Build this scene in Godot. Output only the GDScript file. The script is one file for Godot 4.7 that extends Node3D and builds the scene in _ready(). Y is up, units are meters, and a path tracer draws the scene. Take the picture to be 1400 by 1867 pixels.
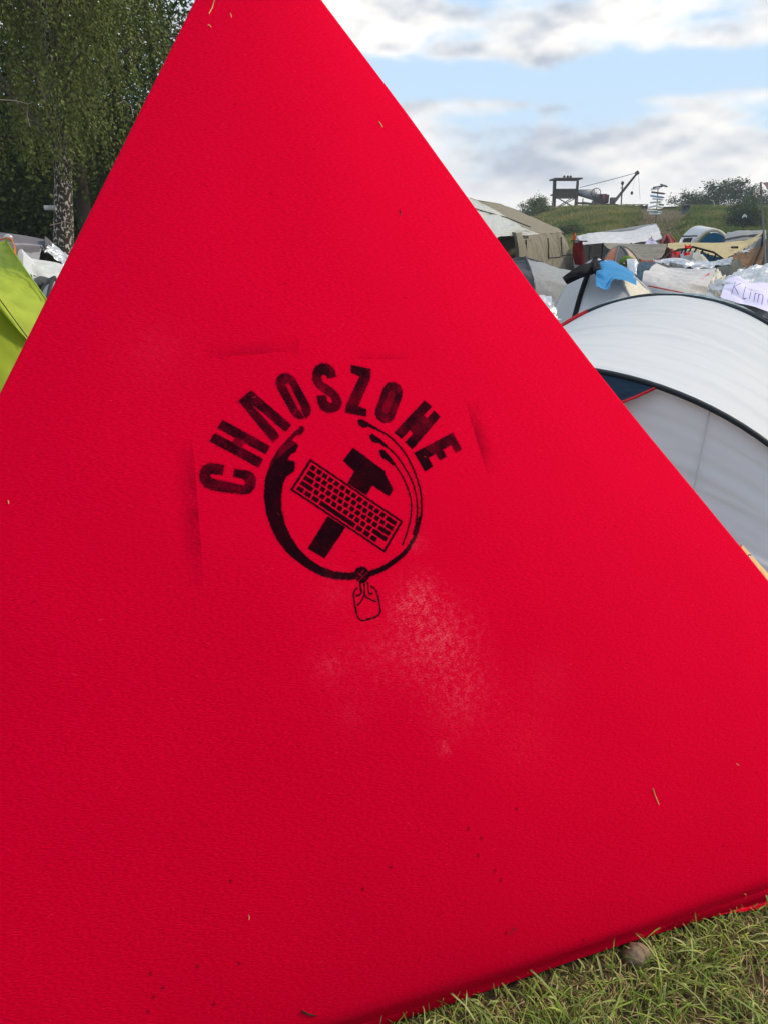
extends Node3D
# A festival campsite seen past a red stretched-cloth triangle: y up, metres.

var rng := RandomNumberGenerator.new()
var used := {}
var tex := {}
var mats := {}

func _ready() -> void:
	rng.seed = 7
	setup_view()
	make_textures()
	build_ground()
	build_red_triangle()
	build_big_tunnel_tent()
	build_right_camp()
	build_far_camp()
	build_left_camp()
	build_added_shade_tent()
	build_hill_things()
	build_trees()
	build_grass()
	build_small_bits()

# ---------------------------------------------------------------- camera, sky, light
func setup_view() -> void:
	var cam := Camera3D.new()
	cam.name = "camera"
	cam.fov = 67.014
	cam.near = 0.05
	cam.far = 3000.0
	cam.position = Vector3(0, 1.65, 0)
	cam.rotation_degrees = Vector3(-19.651, 0, 0)
	add_child(cam)
	cam.current = true
	var e := Environment.new()
	e.background_mode = Environment.BG_SKY
	e.tonemap_mode = Environment.TONE_MAPPER_LINEAR
	e.tonemap_exposure = 1.25
	e.sdfgi_enabled = true
	e.ssao_enabled = true
	e.ssil_enabled = true
	e.fog_enabled = true
	e.fog_density = 0.0007
	e.fog_light_color = Color(0.80, 0.86, 0.92)
	var sky := Sky.new()
	var pm := PanoramaSkyMaterial.new()
	pm.panorama = ImageTexture.create_from_image(sky_image())
	pm.energy_multiplier = 1.0
	sky.sky_material = pm
	e.sky = sky
	var we := WorldEnvironment.new()
	we.name = "world_environment"
	we.environment = e
	add_child(we)
	var sun := DirectionalLight3D.new()
	sun.name = "sun"
	sun.light_energy = 0.8
	sun.light_color = Color(1.0, 0.92, 0.80)
	sun.light_angular_distance = 9.0
	sun.shadow_enabled = true
	add_child(sun)
	sun.look_at_from_position(Vector3(7.9, 6.0, -0.9), Vector3.ZERO)

func sky_image() -> Image:
	var w := 2048
	var h := 1024
	var im := Image.create(w, h, false, Image.FORMAT_RGBF)
	var a := FastNoiseLite.new()
	a.seed = 21
	a.noise_type = FastNoiseLite.TYPE_SIMPLEX_SMOOTH
	a.frequency = 1.0
	a.fractal_octaves = 6
	a.fractal_gain = 0.62
	var b := FastNoiseLite.new()
	b.seed = 5
	b.noise_type = FastNoiseLite.TYPE_SIMPLEX_SMOOTH
	b.frequency = 1.0
	b.fractal_octaves = 3
	var low := Color(0.3, 0.3, 0.28)
	im.fill(low)
	for y in h / 2 + 2:
		var el := 90.0 - (y + 0.5) * 180.0 / h
		var blue := Color(0.36, 0.56, 0.83).lerp(Color(0.55, 0.69, 0.81), clampf(1.0 - el / 26.0, 0, 1))
		# how much cloud at each height: bank low down, a clear lane, broken cumulus above
		var cover := 0.0
		if el < 8.0:
			cover = lerpf(0.66, 0.26, smoothstep(4.5, 8.0, el))
		elif el < 12.0:
			cover = lerpf(-0.42, 0.46, smoothstep(9.6, 11.2, el))
			cover = lerpf(0.26, cover, smoothstep(8.0, 8.8, el))
		else:
			cover = lerpf(0.44, 0.32, smoothstep(14.0, 34.0, el)) + 0.06 * sin(el * 0.21)
		var ring := cos(deg_to_rad(el))
		var step := 1 if el < 32.0 else 2
		if step == 2 and y % 2 == 1:
			for x in w:
				im.set_pixel(x, y, im.get_pixel(x, y - 1))
			continue
		for x in range(0, w, step):
			var az := (float(x) / w) * TAU
			var cx := cos(az) * ring
			var cz := sin(az) * ring
			var el2 := el * 0.105
			var q := b.get_noise_3d(cx * 2.6, el2 * 0.8, cz * 2.6)
			var nn := a.get_noise_3d(cx * 4.2, el2 * 2.0, cz * 4.2)
			var up := a.get_noise_3d(cx * 4.2, (el2 + 0.07) * 2.0, cz * 4.2)
			var d := smoothstep(-0.12, 0.40, nn + cover + q * 0.20 - 0.14)
			var shade := clampf(0.55 + (nn - up) * (-1.7 if el > 9.0 else -1.1) - q * 0.9 + (0.30 if el > 9.0 else 0.0), 0, 1)
			if el < 4.2:
				shade = lerpf(0.84, shade, smoothstep(1.5, 4.2, el))
			var grey := Color(0.43, 0.48, 0.56)
			var lit := Color(0.93, 0.90, 0.86)
			var cl := grey.lerp(lit, shade)
			var c := blue.lerp(cl, d)
			im.set_pixel(x, y, c)
			if step == 2:
				im.set_pixel(x + 1, y, c)
	return im

# ---------------------------------------------------------------- naming and tagging
func numbered(called: String) -> String:
	if not used.has(called):
		used[called] = 0
		return called
	used[called] += 1
	return "%s_%03d" % [called, used[called]]

func tag(o: Node3D, label: String, category: String, group := "", kind := "") -> Node3D:
	o.set_meta("label", label)
	if category != "":
		o.set_meta("category", category)
	if group != "":
		o.set_meta("group", group)
	if kind != "":
		o.set_meta("kind", kind)
	return o

func thing(called: String, at: Vector3, label: String, category: String, group := "") -> Node3D:
	var o := Node3D.new()
	o.name = numbered(called)
	add_child(o)
	o.position = at
	tag(o, label, category, group)
	return o

# meshes are written in world metres and moved into the thing's own space
func part(parent: Node3D, called: String, mesh: Mesh, m: Material, label := "") -> MeshInstance3D:
	var o := MeshInstance3D.new()
	o.name = called
	o.mesh = mesh
	o.material_override = m
	o.cast_shadow = GeometryInstance3D.SHADOW_CASTING_SETTING_ON
	parent.add_child(o, true)
	var p: Node = parent
	var off := Vector3.ZERO
	while p != self and p is Node3D:
		off += p.position
		p = p.get_parent()
	o.position = -off
	if label != "":
		o.set_meta("label", label)
	return o

func solo(called: String, mesh: Mesh, m: Material, label: String, category: String, group := "") -> MeshInstance3D:
	var o := part(self, numbered(called), mesh, m)
	var c := mesh.get_aabb()
	tag(o, label, category, group)
	return o

# ---------------------------------------------------------------- textures and materials
func noise_image(size: Vector2i, freq: float, oct: int, seed_: int, type := FastNoiseLite.TYPE_SIMPLEX_SMOOTH) -> Image:
	var n := FastNoiseLite.new()
	n.seed = seed_
	n.noise_type = type
	n.frequency = freq
	n.fractal_octaves = oct
	return n.get_seamless_image(size.x, size.y)

func tinted(im: Image, lo: Color, hi: Color) -> ImageTexture:
	im.convert(Image.FORMAT_L8)
	var data := im.get_data()
	var out := PackedByteArray()
	out.resize(data.size() * 3)
	var lut := []
	for i in 256:
		var c := lo.lerp(hi, i / 255.0)
		lut.append([c.r8, c.g8, c.b8])
	for i in data.size():
		var l = lut[data[i]]
		out[i * 3] = l[0]
		out[i * 3 + 1] = l[1]
		out[i * 3 + 2] = l[2]
	var res := Image.create_from_data(im.get_width(), im.get_height(), false, Image.FORMAT_RGB8, out)
	return ImageTexture.create_from_image(res)

func relief(im: Image, strength: float) -> ImageTexture:
	im.convert(Image.FORMAT_RGBA8)
	im.bump_map_to_normal_map(strength)
	return ImageTexture.create_from_image(im)

func make_textures() -> void:
	tex.grime = tinted(noise_image(Vector2i(512, 512), 0.012, 5, 3), Color(0.88, 0.88, 0.87), Color(1, 1, 1))
	tex.wrinkle = relief(noise_image(Vector2i(512, 512), 0.02, 4, 9), 5.0)
	var streak := noise_image(Vector2i(128, 512), 0.03, 3, 14)
	streak.resize(512, 512, Image.INTERPOLATE_CUBIC)
	tex.folds = relief(streak, 4.0)
	tex.crumple = relief(noise_image(Vector2i(512, 512), 0.03, 3, 31, FastNoiseLite.TYPE_CELLULAR), 7.0)
	tex.ground = tinted(noise_image(Vector2i(512, 512), 0.03, 5, 12), Color(0.20, 0.165, 0.10), Color(0.42, 0.36, 0.22))
	tex.ground_relief = relief(noise_image(Vector2i(512, 512), 0.06, 5, 13), 8.0)
	tex.wood = wood_texture()
	tex.bark = bark_texture()
	tex.spots = spots_texture()

func wood_texture() -> ImageTexture:
	var im := noise_image(Vector2i(512, 32), 0.05, 3, 44)
	im.resize(512, 512, Image.INTERPOLATE_CUBIC)
	return tinted(im, Color(0.78, 0.66, 0.46), Color(0.95, 0.86, 0.68))

func bark_texture() -> ImageTexture:
	# birch: pale skin, dark cracked plates, thin dark lenticels
	var a := noise_image(Vector2i(256, 100), 0.07, 4, 71)
	var b := noise_image(Vector2i(64, 256), 0.09, 2, 72)
	b.resize(256, 256, Image.INTERPOLATE_CUBIC)
	a.resize(256, 256, Image.INTERPOLATE_CUBIC)
	a.convert(Image.FORMAT_L8)
	b.convert(Image.FORMAT_L8)
	var im := Image.create(256, 256, false, Image.FORMAT_RGB8)
	for y in 256:
		for x in 256:
			var p := a.get_pixel(x, y).r
			var q := b.get_pixel(x, y).r
			var c := Color(0.20, 0.175, 0.15).lerp(Color(0.78, 0.75, 0.71), smoothstep(0.52, 0.74, p + 0.35 * (b.get_pixel((x + 90) % 256, y / 3).r - 0.5)))
			if q > 0.72:
				c = c.lerp(Color(0.18, 0.15, 0.13), 0.7)
			im.set_pixel(x, y, c)
	return ImageTexture.create_from_image(im)

func spots_texture() -> ImageTexture:
	# dried water marks and pale dust on a dark glossy tent fly
	var a := noise_image(Vector2i(512, 512), 0.05, 4, 55)
	a.convert(Image.FORMAT_L8)
	var im := Image.create(512, 512, false, Image.FORMAT_RGB8)
	for y in 512:
		for x in 512:
			var p := a.get_pixel(x, y).r
			im.set_pixel(x, y, Color(0.22, 0.36, 0.41).lerp(Color(0.62, 0.72, 0.75), smoothstep(0.52, 0.74, p)))
	return ImageTexture.create_from_image(im)

func cloth_mat(key: String, c: Color, rough := 0.75, through := 0.35, fold_scale := 1.0, fold_depth := 0.35) -> StandardMaterial3D:
	if mats.has(key):
		return mats[key]
	var m := StandardMaterial3D.new()
	m.albedo_color = c
	m.albedo_texture = tex.grime
	m.uv1_scale = Vector3(0.9, 0.9, 0.9) * fold_scale
	m.roughness = rough
	m.metallic_specular = 0.3
	m.normal_enabled = true
	m.normal_texture = tex.wrinkle
	m.normal_scale = fold_depth
	m.cull_mode = BaseMaterial3D.CULL_DISABLED
	if through > 0.0:
		m.backlight_enabled = true
		m.backlight = Color(through, through, through)
	mats[key] = m
	return m

func plain(key: String, c: Color, rough := 0.6, metal := 0.0) -> StandardMaterial3D:
	if mats.has(key):
		return mats[key]
	var m := StandardMaterial3D.new()
	m.albedo_color = c
	m.roughness = rough
	m.metallic = metal
	m.cull_mode = BaseMaterial3D.CULL_DISABLED
	mats[key] = m
	return m

func foil_mat() -> StandardMaterial3D:
	if mats.has("foil"):
		return mats.foil
	var m := StandardMaterial3D.new()
	m.albedo_color = Color(0.80, 0.81, 0.82)
	m.metallic = 0.92
	m.roughness = 0.42
	m.normal_enabled = true
	m.normal_texture = tex.crumple
	m.normal_scale = 0.9
	m.uv1_scale = Vector3(0.6, 0.6, 0.6)
	m.cull_mode = BaseMaterial3D.CULL_DISABLED
	mats.foil = m
	return m

func wood_mat(key: String, c: Color, s := 3.0) -> StandardMaterial3D:
	if mats.has(key):
		return mats[key]
	var m := StandardMaterial3D.new()
	m.albedo_color = c
	m.albedo_texture = tex.wood
	m.roughness = 0.7
	m.uv1_triplanar = true
	m.uv1_scale = Vector3(s, s, s)
	mats[key] = m
	return m

# ---------------------------------------------------------------- shapes
func cr(a: Vector3, b: Vector3, c: Vector3, d: Vector3, t: float) -> Vector3:
	return b.cubic_interpolate(c, a, d, t)

func along(row: Array, t: float) -> Vector3:
	var n := row.size() - 1
	var f := clampf(t, 0, 1) * n
	var i := mini(int(f), n - 1)
	if n == 1:
		return row[0].lerp(row[1], t)
	var p0: Vector3 = row[maxi(i - 1, 0)] if i > 0 else row[0] * 2.0 - row[1]
	var p3: Vector3 = row[i + 2] if i + 2 <= n else row[n] * 2.0 - row[n - 1]
	return cr(p0, row[i], row[i + 1], p3, f - i)

# a sheet of cloth through a net of points, with creases pushed along its normal
func cloth(net: Array, su := 28, sv := 24, amp := 0.01, fu := 2.0, fv := 6.0, seed_ := 1, crumpled := false) -> ArrayMesh:
	var n := FastNoiseLite.new()
	n.seed = seed_
	n.noise_type = FastNoiseLite.TYPE_SIMPLEX_SMOOTH
	n.frequency = 1.0
	n.fractal_octaves = 3 if crumpled else 2
	n.fractal_gain = 0.4
	var pts := []
	var du: float = net[0][0].distance_to(net[0][net[0].size() - 1])
	var last: Array = net[net.size() - 1]
	du = maxf(du, last[0].distance_to(last[last.size() - 1]))
	var dv: float = maxf(net[0][0].distance_to(last[0]), net[0][net[0].size() - 1].distance_to(last[last.size() - 1]))
	for j in sv + 1:
		var v := float(j) / sv
		var line := []
		for i in su + 1:
			var col := []
			for row in net:
				col.append(along(row, float(i) / su))
			line.append(along(col, v))
		pts.append(line)
	var st := SurfaceTool.new()
	st.begin(Mesh.PRIMITIVE_TRIANGLES)
	if not crumpled:
		st.set_smooth_group(0)
	for j in sv + 1:
		for i in su + 1:
			var p: Vector3 = pts[j][i]
			var gx: Vector3 = pts[j][mini(i + 1, su)] - pts[j][maxi(i - 1, 0)]
			var gy: Vector3 = pts[mini(j + 1, sv)][i] - pts[maxi(j - 1, 0)][i]
			var nor := gx.cross(gy)
			nor = nor.normalized() if nor.length() > 1e-9 else Vector3.UP
			var uu := du * i / su
			var vv := dv * j / sv
			var k := n.get_noise_2d(uu * fu, vv * fv)
			if crumpled:
				k = absf(k) * 2.0 - 0.5
			else:
				k = k * 0.7 + 0.55 * pow(1.0 - absf(n.get_noise_2d(uu * fu * 0.7 + vv * fv * 0.25 + 31.0, vv * fv * 0.8 - uu * fu * 0.15)), 9.0)
			st.set_uv(Vector2(uu, vv))
			st.add_vertex(p + nor * k * amp)
	for j in sv:
		for i in su:
			var q := j * (su + 1) + i
			for x in [q, q + 1, q + su + 2, q, q + su + 2, q + su + 1]:
				st.add_index(x)
	st.generate_normals()
	return st.commit()

func begin() -> SurfaceTool:
	var st := SurfaceTool.new()
	st.begin(Mesh.PRIMITIVE_TRIANGLES)
	return st

func add_tube(st: SurfaceTool, pts: Array, r0: float, r1 := -1.0, sides := 8) -> void:
	if r1 < 0:
		r1 = r0
	var rings := []
	var ref := Vector3.UP
	for i in pts.size():
		var d: Vector3 = (pts[mini(i + 1, pts.size() - 1)] - pts[maxi(i - 1, 0)]).normalized()
		if absf(d.dot(ref)) > 0.95:
			ref = Vector3.RIGHT if absf(d.x) < 0.9 else Vector3.BACK
		var a := d.cross(ref).normalized()
		var b := d.cross(a).normalized()
		var r := lerpf(r0, r1, float(i) / maxi(pts.size() - 1, 1))
		var ring := []
		for k in sides:
			var an := TAU * k / sides
			ring.append(pts[i] + (a * cos(an) + b * sin(an)) * r)
		rings.append(ring)
	var length := 0.0
	for i in pts.size() - 1:
		var l2: float = length + pts[i].distance_to(pts[i + 1])
		for k in sides:
			var k2 := (k + 1) % sides
			var quad := [rings[i][k], rings[i + 1][k], rings[i + 1][k2], rings[i][k2]]
			var uvs := [Vector2(float(k) / sides, length), Vector2(float(k) / sides, l2), Vector2(float(k + 1) / sides, l2), Vector2(float(k + 1) / sides, length)]
			for x in [0, 1, 2, 0, 2, 3]:
				st.set_uv(uvs[x])
				st.add_vertex(quad[x])
		length = l2
	for e in [0, pts.size() - 1]:
		for k in range(1, sides - 1):
			var tri := [rings[e][0], rings[e][k], rings[e][k + 1]] if e > 0 else [rings[e][0], rings[e][k + 1], rings[e][k]]
			for x in tri:
				st.set_uv(Vector2.ZERO)
				st.add_vertex(x)

func done(st: SurfaceTool, smooth := true) -> ArrayMesh:
	if smooth:
		st.index()
	st.generate_normals()
	return st.commit()

func tube(pts: Array, r0: float, r1 := -1.0, sides := 8) -> ArrayMesh:
	var st := begin()
	add_tube(st, pts, r0, r1, sides)
	return done(st)

# a squared timber with small chamfers from a to b
func add_bar(st: SurfaceTool, a: Vector3, b: Vector3, w: float, h: float, up := Vector3.UP) -> void:
	var d := (b - a).normalized()
	if absf(d.dot(up)) > 0.98:
		up = Vector3.BACK
	var x := d.cross(up).normalized()
	var y := x.cross(d).normalized()
	var ch := minf(w, h) * 0.08
	var prof := [Vector2(-w / 2 + ch, -h / 2), Vector2(w / 2 - ch, -h / 2), Vector2(w / 2, -h / 2 + ch), Vector2(w / 2, h / 2 - ch), Vector2(w / 2 - ch, h / 2), Vector2(-w / 2 + ch, h / 2), Vector2(-w / 2, h / 2 - ch), Vector2(-w / 2, -h / 2 + ch)]
	for k in 8:
		var p: Vector2 = prof[k]
		var q: Vector2 = prof[(k + 1) % 8]
		var c := [a + x * p.x + y * p.y, b + x * p.x + y * p.y, b + x * q.x + y * q.y, a + x * q.x + y * q.y]
		for i in [0, 1, 2, 0, 2, 3]:
			st.add_vertex(c[i])
	for e in [a, b]:
		for k in range(1, 7):
			var t := [prof[0], prof[k], prof[k + 1]]
			if e == a:
				t = [prof[0], prof[k + 1], prof[k]]
			for p in t:
				st.add_vertex(e + x * p.x + y * p.y)

func bar(a: Vector3, b: Vector3, w: float, h: float, up := Vector3.UP) -> ArrayMesh:
	var st := begin()
	add_bar(st, a, b, w, h, up)
	return done(st, false)

func ball(c: Vector3, r: Vector3, seed_: int, rough := 0.15, seg := 14) -> ArrayMesh:
	var n := FastNoiseLite.new()
	n.seed = seed_
	n.frequency = 0.9
	var st := begin()
	for j in seg + 1:
		for i in seg * 2 + 1:
			var t := PI * j / seg
			var f := TAU * (i % (seg * 2)) / (seg * 2)
			var d := Vector3(sin(t) * cos(f), cos(t), sin(t) * sin(f))
			st.set_uv(Vector2(float(i) / seg, float(j) / seg))
			st.add_vertex(c + d * r * (1.0 + rough * n.get_noise_3dv(d * 1.6)))
	for j in seg:
		for i in seg * 2:
			var q := j * (seg * 2 + 1) + i
			for x in [q, q + 1, q + seg * 2 + 2, q, q + seg * 2 + 2, q + seg * 2 + 1]:
				st.add_index(x)
	st.generate_normals()
	return st.commit()

# poles from the ground to an apex; every face between two poles is its own sheet
func pole_line(b: Vector3, apex: Vector3, roundness: float, k := 9) -> Array:
	var out := []
	for i in k:
		var th := PI / 2 * i / (k - 1)
		var t := float(i) / (k - 1)
		var e := Vector3(lerpf(b.x, apex.x, 1 - cos(th)), lerpf(b.y, apex.y, sin(th)), lerpf(b.z, apex.z, 1 - cos(th)))
		out.append(b.lerp(apex, t).lerp(e, roundness))
	return out

func dome(o: Node3D, bases: Array, apex: Vector3, roundness: float, sag: float, face_mats: Array, pole_mat: Material, pole_r := 0.012, seed_ := 1, amp := 0.006) -> void:
	var mid := Vector3.ZERO
	for b in bases:
		mid += b / bases.size()
	for f in bases.size():
		var a := pole_line(bases[f], apex, roundness)
		var c := pole_line(bases[(f + 1) % bases.size()], apex, roundness)
		var net := []
		for t in 9:
			var row := []
			for s in 5:
				var x := s / 4.0
				var p: Vector3 = a[t].lerp(c[t], x)
				var inward := (mid - p)
				inward.y = 0
				row.append(p + (inward * sag * 0.5 - Vector3.UP * sag * 0.25) * 4.0 * x * (1 - x) * sin(PI * clampf(t / 8.0, 0.1, 1.0)))
			net.append(row)
		part(o, "tent_panel", cloth(net, 22, 26, amp, 2.5, 7.0, seed_ + f), face_mats[f % face_mats.size()])
	if pole_mat:
		for b in bases:
			part(o, "pole_sleeve", tube(pole_line(b, apex, roundness, 14), pole_r), pole_mat)

func hill(x: float, z: float) -> float:
	var s := smoothstep(-48.0, -140.0, z) if false else clampf((-z - 48.0) / 92.0, 0, 1)
	s = s * s * (3 - 2 * s)
	var side := clampf((x - 6.0) / 25.0, 0, 1)
	side = side * side * (3 - 2 * side)
	return 5.7 * s * side

func on_hill(p: Vector3) -> Vector3:
	return Vector3(p.x, hill(p.x, p.z), p.z)

# ---------------------------------------------------------------- ground
func build_ground() -> void:
	var n := FastNoiseLite.new()
	n.seed = 4
	n.frequency = 0.02
	var st := begin()
	var xs := []
	var zs := []
	for i in 91:
		var t := (i - 45) / 45.0
		xs.append(signf(t) * pow(absf(t), 2.2) * 900.0 + 25.0 * (1.0 - absf(t)))
	for i in 101:
		zs.append(40.0 - pow(i / 100.0, 2.4) * 1400.0)
	for z in zs:
		for x in xs:
			var bump := n.get_noise_2d(x, z) * 0.4 * smoothstep(45.0, 80.0, -z)
			st.set_uv(Vector2(x, z))
			st.add_vertex(Vector3(x, hill(x, z) + bump, z))
	for j in zs.size() - 1:
		for i in xs.size() - 1:
			var q: int = j * xs.size() + i
			var w: int = xs.size()
			for k in [q, q + 1, q + w + 1, q, q + w + 1, q + w]:
				st.add_index(k)
	st.generate_normals()
	var m := StandardMaterial3D.new()
	m.albedo_texture = tex.ground
	m.uv1_triplanar = true
	m.uv1_world_triplanar = true
	m.uv1_scale = Vector3(1.3, 1.3, 1.3)
	m.normal_enabled = true
	m.normal_texture = tex.ground_relief
	m.normal_scale = 1.0
	m.roughness = 0.95
	var g := part(self, "ground", st.commit(), m)
	g.set_meta("kind", "structure")

# ---------------------------------------------------------------- the red triangle
const TX0 := -1.15      # left and top of the printed cloth, metres in the cloth's own plane
const TY1 := 2.5
const TS := 819.2       # texels a metre
var mask: Image

func fill_poly(pts: PackedVector2Array, c: Color) -> void:
	var lo := 1e9
	var hi := -1e9
	for p in pts:
		lo = minf(lo, p.y)
		hi = maxf(hi, p.y)
	for y in range(maxi(0, int(lo)), mini(mask.get_height(), int(hi) + 1)):
		var xs := []
		var yy := y + 0.5
		for i in pts.size():
			var a := pts[i]
			var b := pts[(i + 1) % pts.size()]
			if (a.y <= yy) != (b.y <= yy):
				xs.append(a.x + (b.x - a.x) * (yy - a.y) / (b.y - a.y))
		xs.sort()
		for k in range(0, xs.size() - 1, 2):
			var x0 := int(round(xs[k]))
			mask.fill_rect(Rect2i(x0, y, int(round(xs[k + 1])) - x0, 1), c)

func poly(a: Array, c := Color.WHITE) -> void:
	var p := PackedVector2Array()
	for i in range(0, a.size(), 2):
		p.append(Vector2(a[i], a[i + 1]))
	fill_poly(p, c)

func stroke(a: Array, w0: float, w1 := -1.0, c := Color.WHITE) -> void:
	if w1 < 0:
		w1 = w0
	var n := a.size() / 2
	var pts := []
	for i in n:
		pts.append(Vector3(a[i * 2], a[i * 2 + 1], 0))
	var k := n * 8
	var prev := Vector2.ZERO
	for i in k + 1:
		var p3 := along(pts, float(i) / k)
		var p := Vector2(p3.x, p3.y)
		var r := lerpf(w0, w1, float(i) / k) / 2
		var disc := PackedVector2Array()
		for q in 10:
			disc.append(p + Vector2.from_angle(TAU * q / 10) * r)
		fill_poly(disc, c)
		if i > 0 and p.distance_to(prev) > 0.5:
			var s := (p - prev).normalized().orthogonal() * r
			fill_poly(PackedVector2Array([prev + s, p + s, p - s, prev - s]), c)
		prev = p

func capsule(a: Array, r: float, c := Color.WHITE) -> void:
	stroke(a, r * 2, r * 2, c)

func stencil_mask() -> Image:
	mask = Image.create(1476, 1280, false, Image.FORMAT_RGB8)
	var cut := Color.BLACK
	var k := 1.72     # photograph-size pixels to mask pixels, for stroke widths
	# lettering, left to right
	poly([274, 474, 246, 464, 223, 460, 204, 466, 190, 482, 184, 504, 186, 527, 199, 547, 221, 560, 283, 577, 329, 588, 352, 584, 369, 566, 376, 541, 374, 521, 360, 506, 341, 499, 306, 491, 299, 519, 330, 530, 338, 542, 336, 554, 320, 551, 226, 516, 221, 507, 225, 501, 264, 509])
	poly([290, 307, 443, 421, 422, 450, 267, 336])
	poly([257, 352, 412, 467, 391, 497, 234, 381])
	poly([328, 373, 358, 396, 341, 418, 311, 395], Color(0.6, 0.6, 0.6))
	poly([404, 206, 530, 350, 505, 374, 481, 351, 468, 361, 481, 388, 453, 411, 354, 242])
	poly([403, 266, 413, 273, 460, 325, 481, 351, 468, 361, 450, 334], cut)
	capsule([533, 190, 572, 296], 38.5)
	capsule([539, 199, 569, 292], 7, Color(0.15, 0.15, 0.15))
	stroke([570, 296, 584, 336], 3, 3, cut)
	poly([725, 181, 689, 186, 684, 172, 673, 170, 666, 179, 669, 196, 701, 221, 723, 249, 730, 281, 719, 306, 694, 318, 666, 317, 645, 301, 638, 274, 639, 248, 673, 246, 676, 270, 685, 282, 694, 274, 691, 262, 666, 239, 640, 213, 632, 187, 635, 159, 650, 135, 676, 123, 703, 128, 721, 148])
	poly([788, 137, 864, 158, 853, 198, 790, 300, 820, 314, 812, 343, 735, 321, 744, 291, 813, 185, 780, 167])
	capsule([936, 251, 888, 335], 39.5)
	capsule([928, 261, 893, 323], 14, Color(0.62, 0.62, 0.62))
	poly([1058, 293, 1085, 320, 937, 439, 913, 411])
	poly([1091, 336, 1114, 362, 973, 483, 949, 452])
	poly([1045, 351, 1057, 366, 989, 423, 977, 408])
	poly([978, 496, 1154, 428, 1179, 498, 1149, 510, 1135, 478, 1100, 493, 1109, 522, 1077, 534, 1065, 507, 1033, 520, 1045, 555, 1009, 572])
	# wreath made of cables
	poly([509, 401, 471, 434, 436, 480, 408, 541, 395, 603, 394, 660, 404, 714, 420, 764, 447, 811, 480, 848, 518, 882, 557, 909, 603, 927, 651, 936, 685, 939, 689, 912, 655, 910, 607, 899, 562, 876, 523, 844, 491, 802, 469, 756, 454, 706, 451, 653, 457, 605, 470, 562, 485, 539, 514, 523, 521, 509, 522, 487, 498, 479, 505, 467, 516, 456, 528, 455, 544, 429, 538, 418, 523, 408, 540, 393, 565, 388, 575, 371, 572, 358, 562, 357, 550, 369, 537, 376])
	stroke([844, 392, 882, 418, 918, 457, 949, 511, 969, 578, 977, 635, 975, 686, 965, 736, 944, 789], 4.2 * k)
	stroke([874, 461, 909, 505, 935, 559, 953, 612, 958, 664, 954, 714, 940, 763, 923, 801], 3.8 * k)
	stroke([896, 538, 917, 583, 932, 641, 934, 692, 922, 741, 901, 789, 875, 836], 3.3 * k)
	stroke([957, 745, 933, 803, 906, 839, 875, 868, 829, 894, 780, 915, 732, 925], 7 * k, 12 * k)
	poly([783, 350, 798, 352, 821, 369, 850, 389, 840, 396, 814, 381, 795, 385, 779, 371, 777, 358])
	poly([814, 415, 828, 410, 853, 431, 880, 461, 871, 468, 845, 446, 825, 444, 814, 428])
	poly([843, 474, 859, 473, 877, 495, 897, 532, 888, 539, 865, 514, 849, 505, 843, 487])
	# hammer
	poly([745, 455, 851, 554, 855, 577, 873, 627, 853, 652, 796, 604, 767, 639, 704, 587, 736, 545, 699, 501])
	poly([613, 698, 672, 747, 578, 849, 523, 806])
	# keyboard across the hammer
	var corner := [580, 485, 889, 750, 493, 589]
	var o := Vector2(corner[0], corner[1])
	var ex := Vector2(corner[2], corner[3]) - o
	var ey := Vector2(corner[4], corner[5]) - o
	var quad := func(a: float, b: float, c: float, d: float, col: Color):
		fill_poly(PackedVector2Array([o + ex * a + ey * b, o + ex * c + ey * b, o + ex * c + ey * d, o + ex * a + ey * d]), col)
	quad.call(-0.004, -0.01, 1.004, 1.01, Color.WHITE)
	quad.call(0.016, 0.045, 0.984, 0.955, cut)
	var rows := [[1, 1, 1, 1, 1, 1, 1, 1, 1, 1, 1, 1, 1, 2], [1.5, 1, 1, 1, 1, 1, 1, 1, 1, 1, 1, 1, 1, 1.5], [1.75, 1, 1, 1, 1, 1, 1, 1, 1, 1, 1, 1, 2.25], [2.25, 1, 1, 1, 1, 1, 1, 1, 1, 1, 1, 2.75], [1.25, 1.25, 1.25, 6.25, 1.25, 1.25, 1.25, 1.25]]
	for r in 5:
		var x := 0.0
		for i in rows[r].size():
			var w: float = rows[r][i]
			if not (r == 4 and i == 7):
				var a := 0.03 + x / 15.0 * 0.94
				var b := 0.03 + (x + w) / 15.0 * 0.94
				var c := 0.075 + r * 0.172
				quad.call(a + 0.009, c + 0.022, b - 0.009, c + 0.150, Color.WHITE)
			x += w
	# knot and tag
	poly([677, 911, 689, 898, 707, 894, 724, 900, 733, 918, 733, 937, 718, 952, 700, 956, 686, 948, 677, 930])
	stroke([677, 942, 721, 904], 1.5, 1.5, cut)
	stroke([684, 948, 729, 918], 1.5, 1.5, cut)
	stroke([682, 909, 724, 946], 1.5, 1.5, cut)
	stroke([681, 969, 668, 981, 663, 1002, 666, 1065, 676, 1083, 688, 1086, 734, 1080, 750, 1068, 754, 1049, 751, 1000, 744, 980, 733, 971], 3.2 * k)
	stroke([693, 951, 694, 973, 690, 992, 672, 996], 3.4 * k)
	stroke([710, 954, 705, 996, 719, 1013, 742, 1028], 3.0 * k)
	stroke([722, 955, 722, 994, 734, 996], 3.4 * k)
	stroke([705, 996, 691, 1014, 674, 1030], 3.0 * k)
	mask.resize(400, 347, Image.INTERPOLATE_TRILINEAR)
	mask.resize(738, 640, Image.INTERPOLATE_CUBIC)
	return mask

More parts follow.
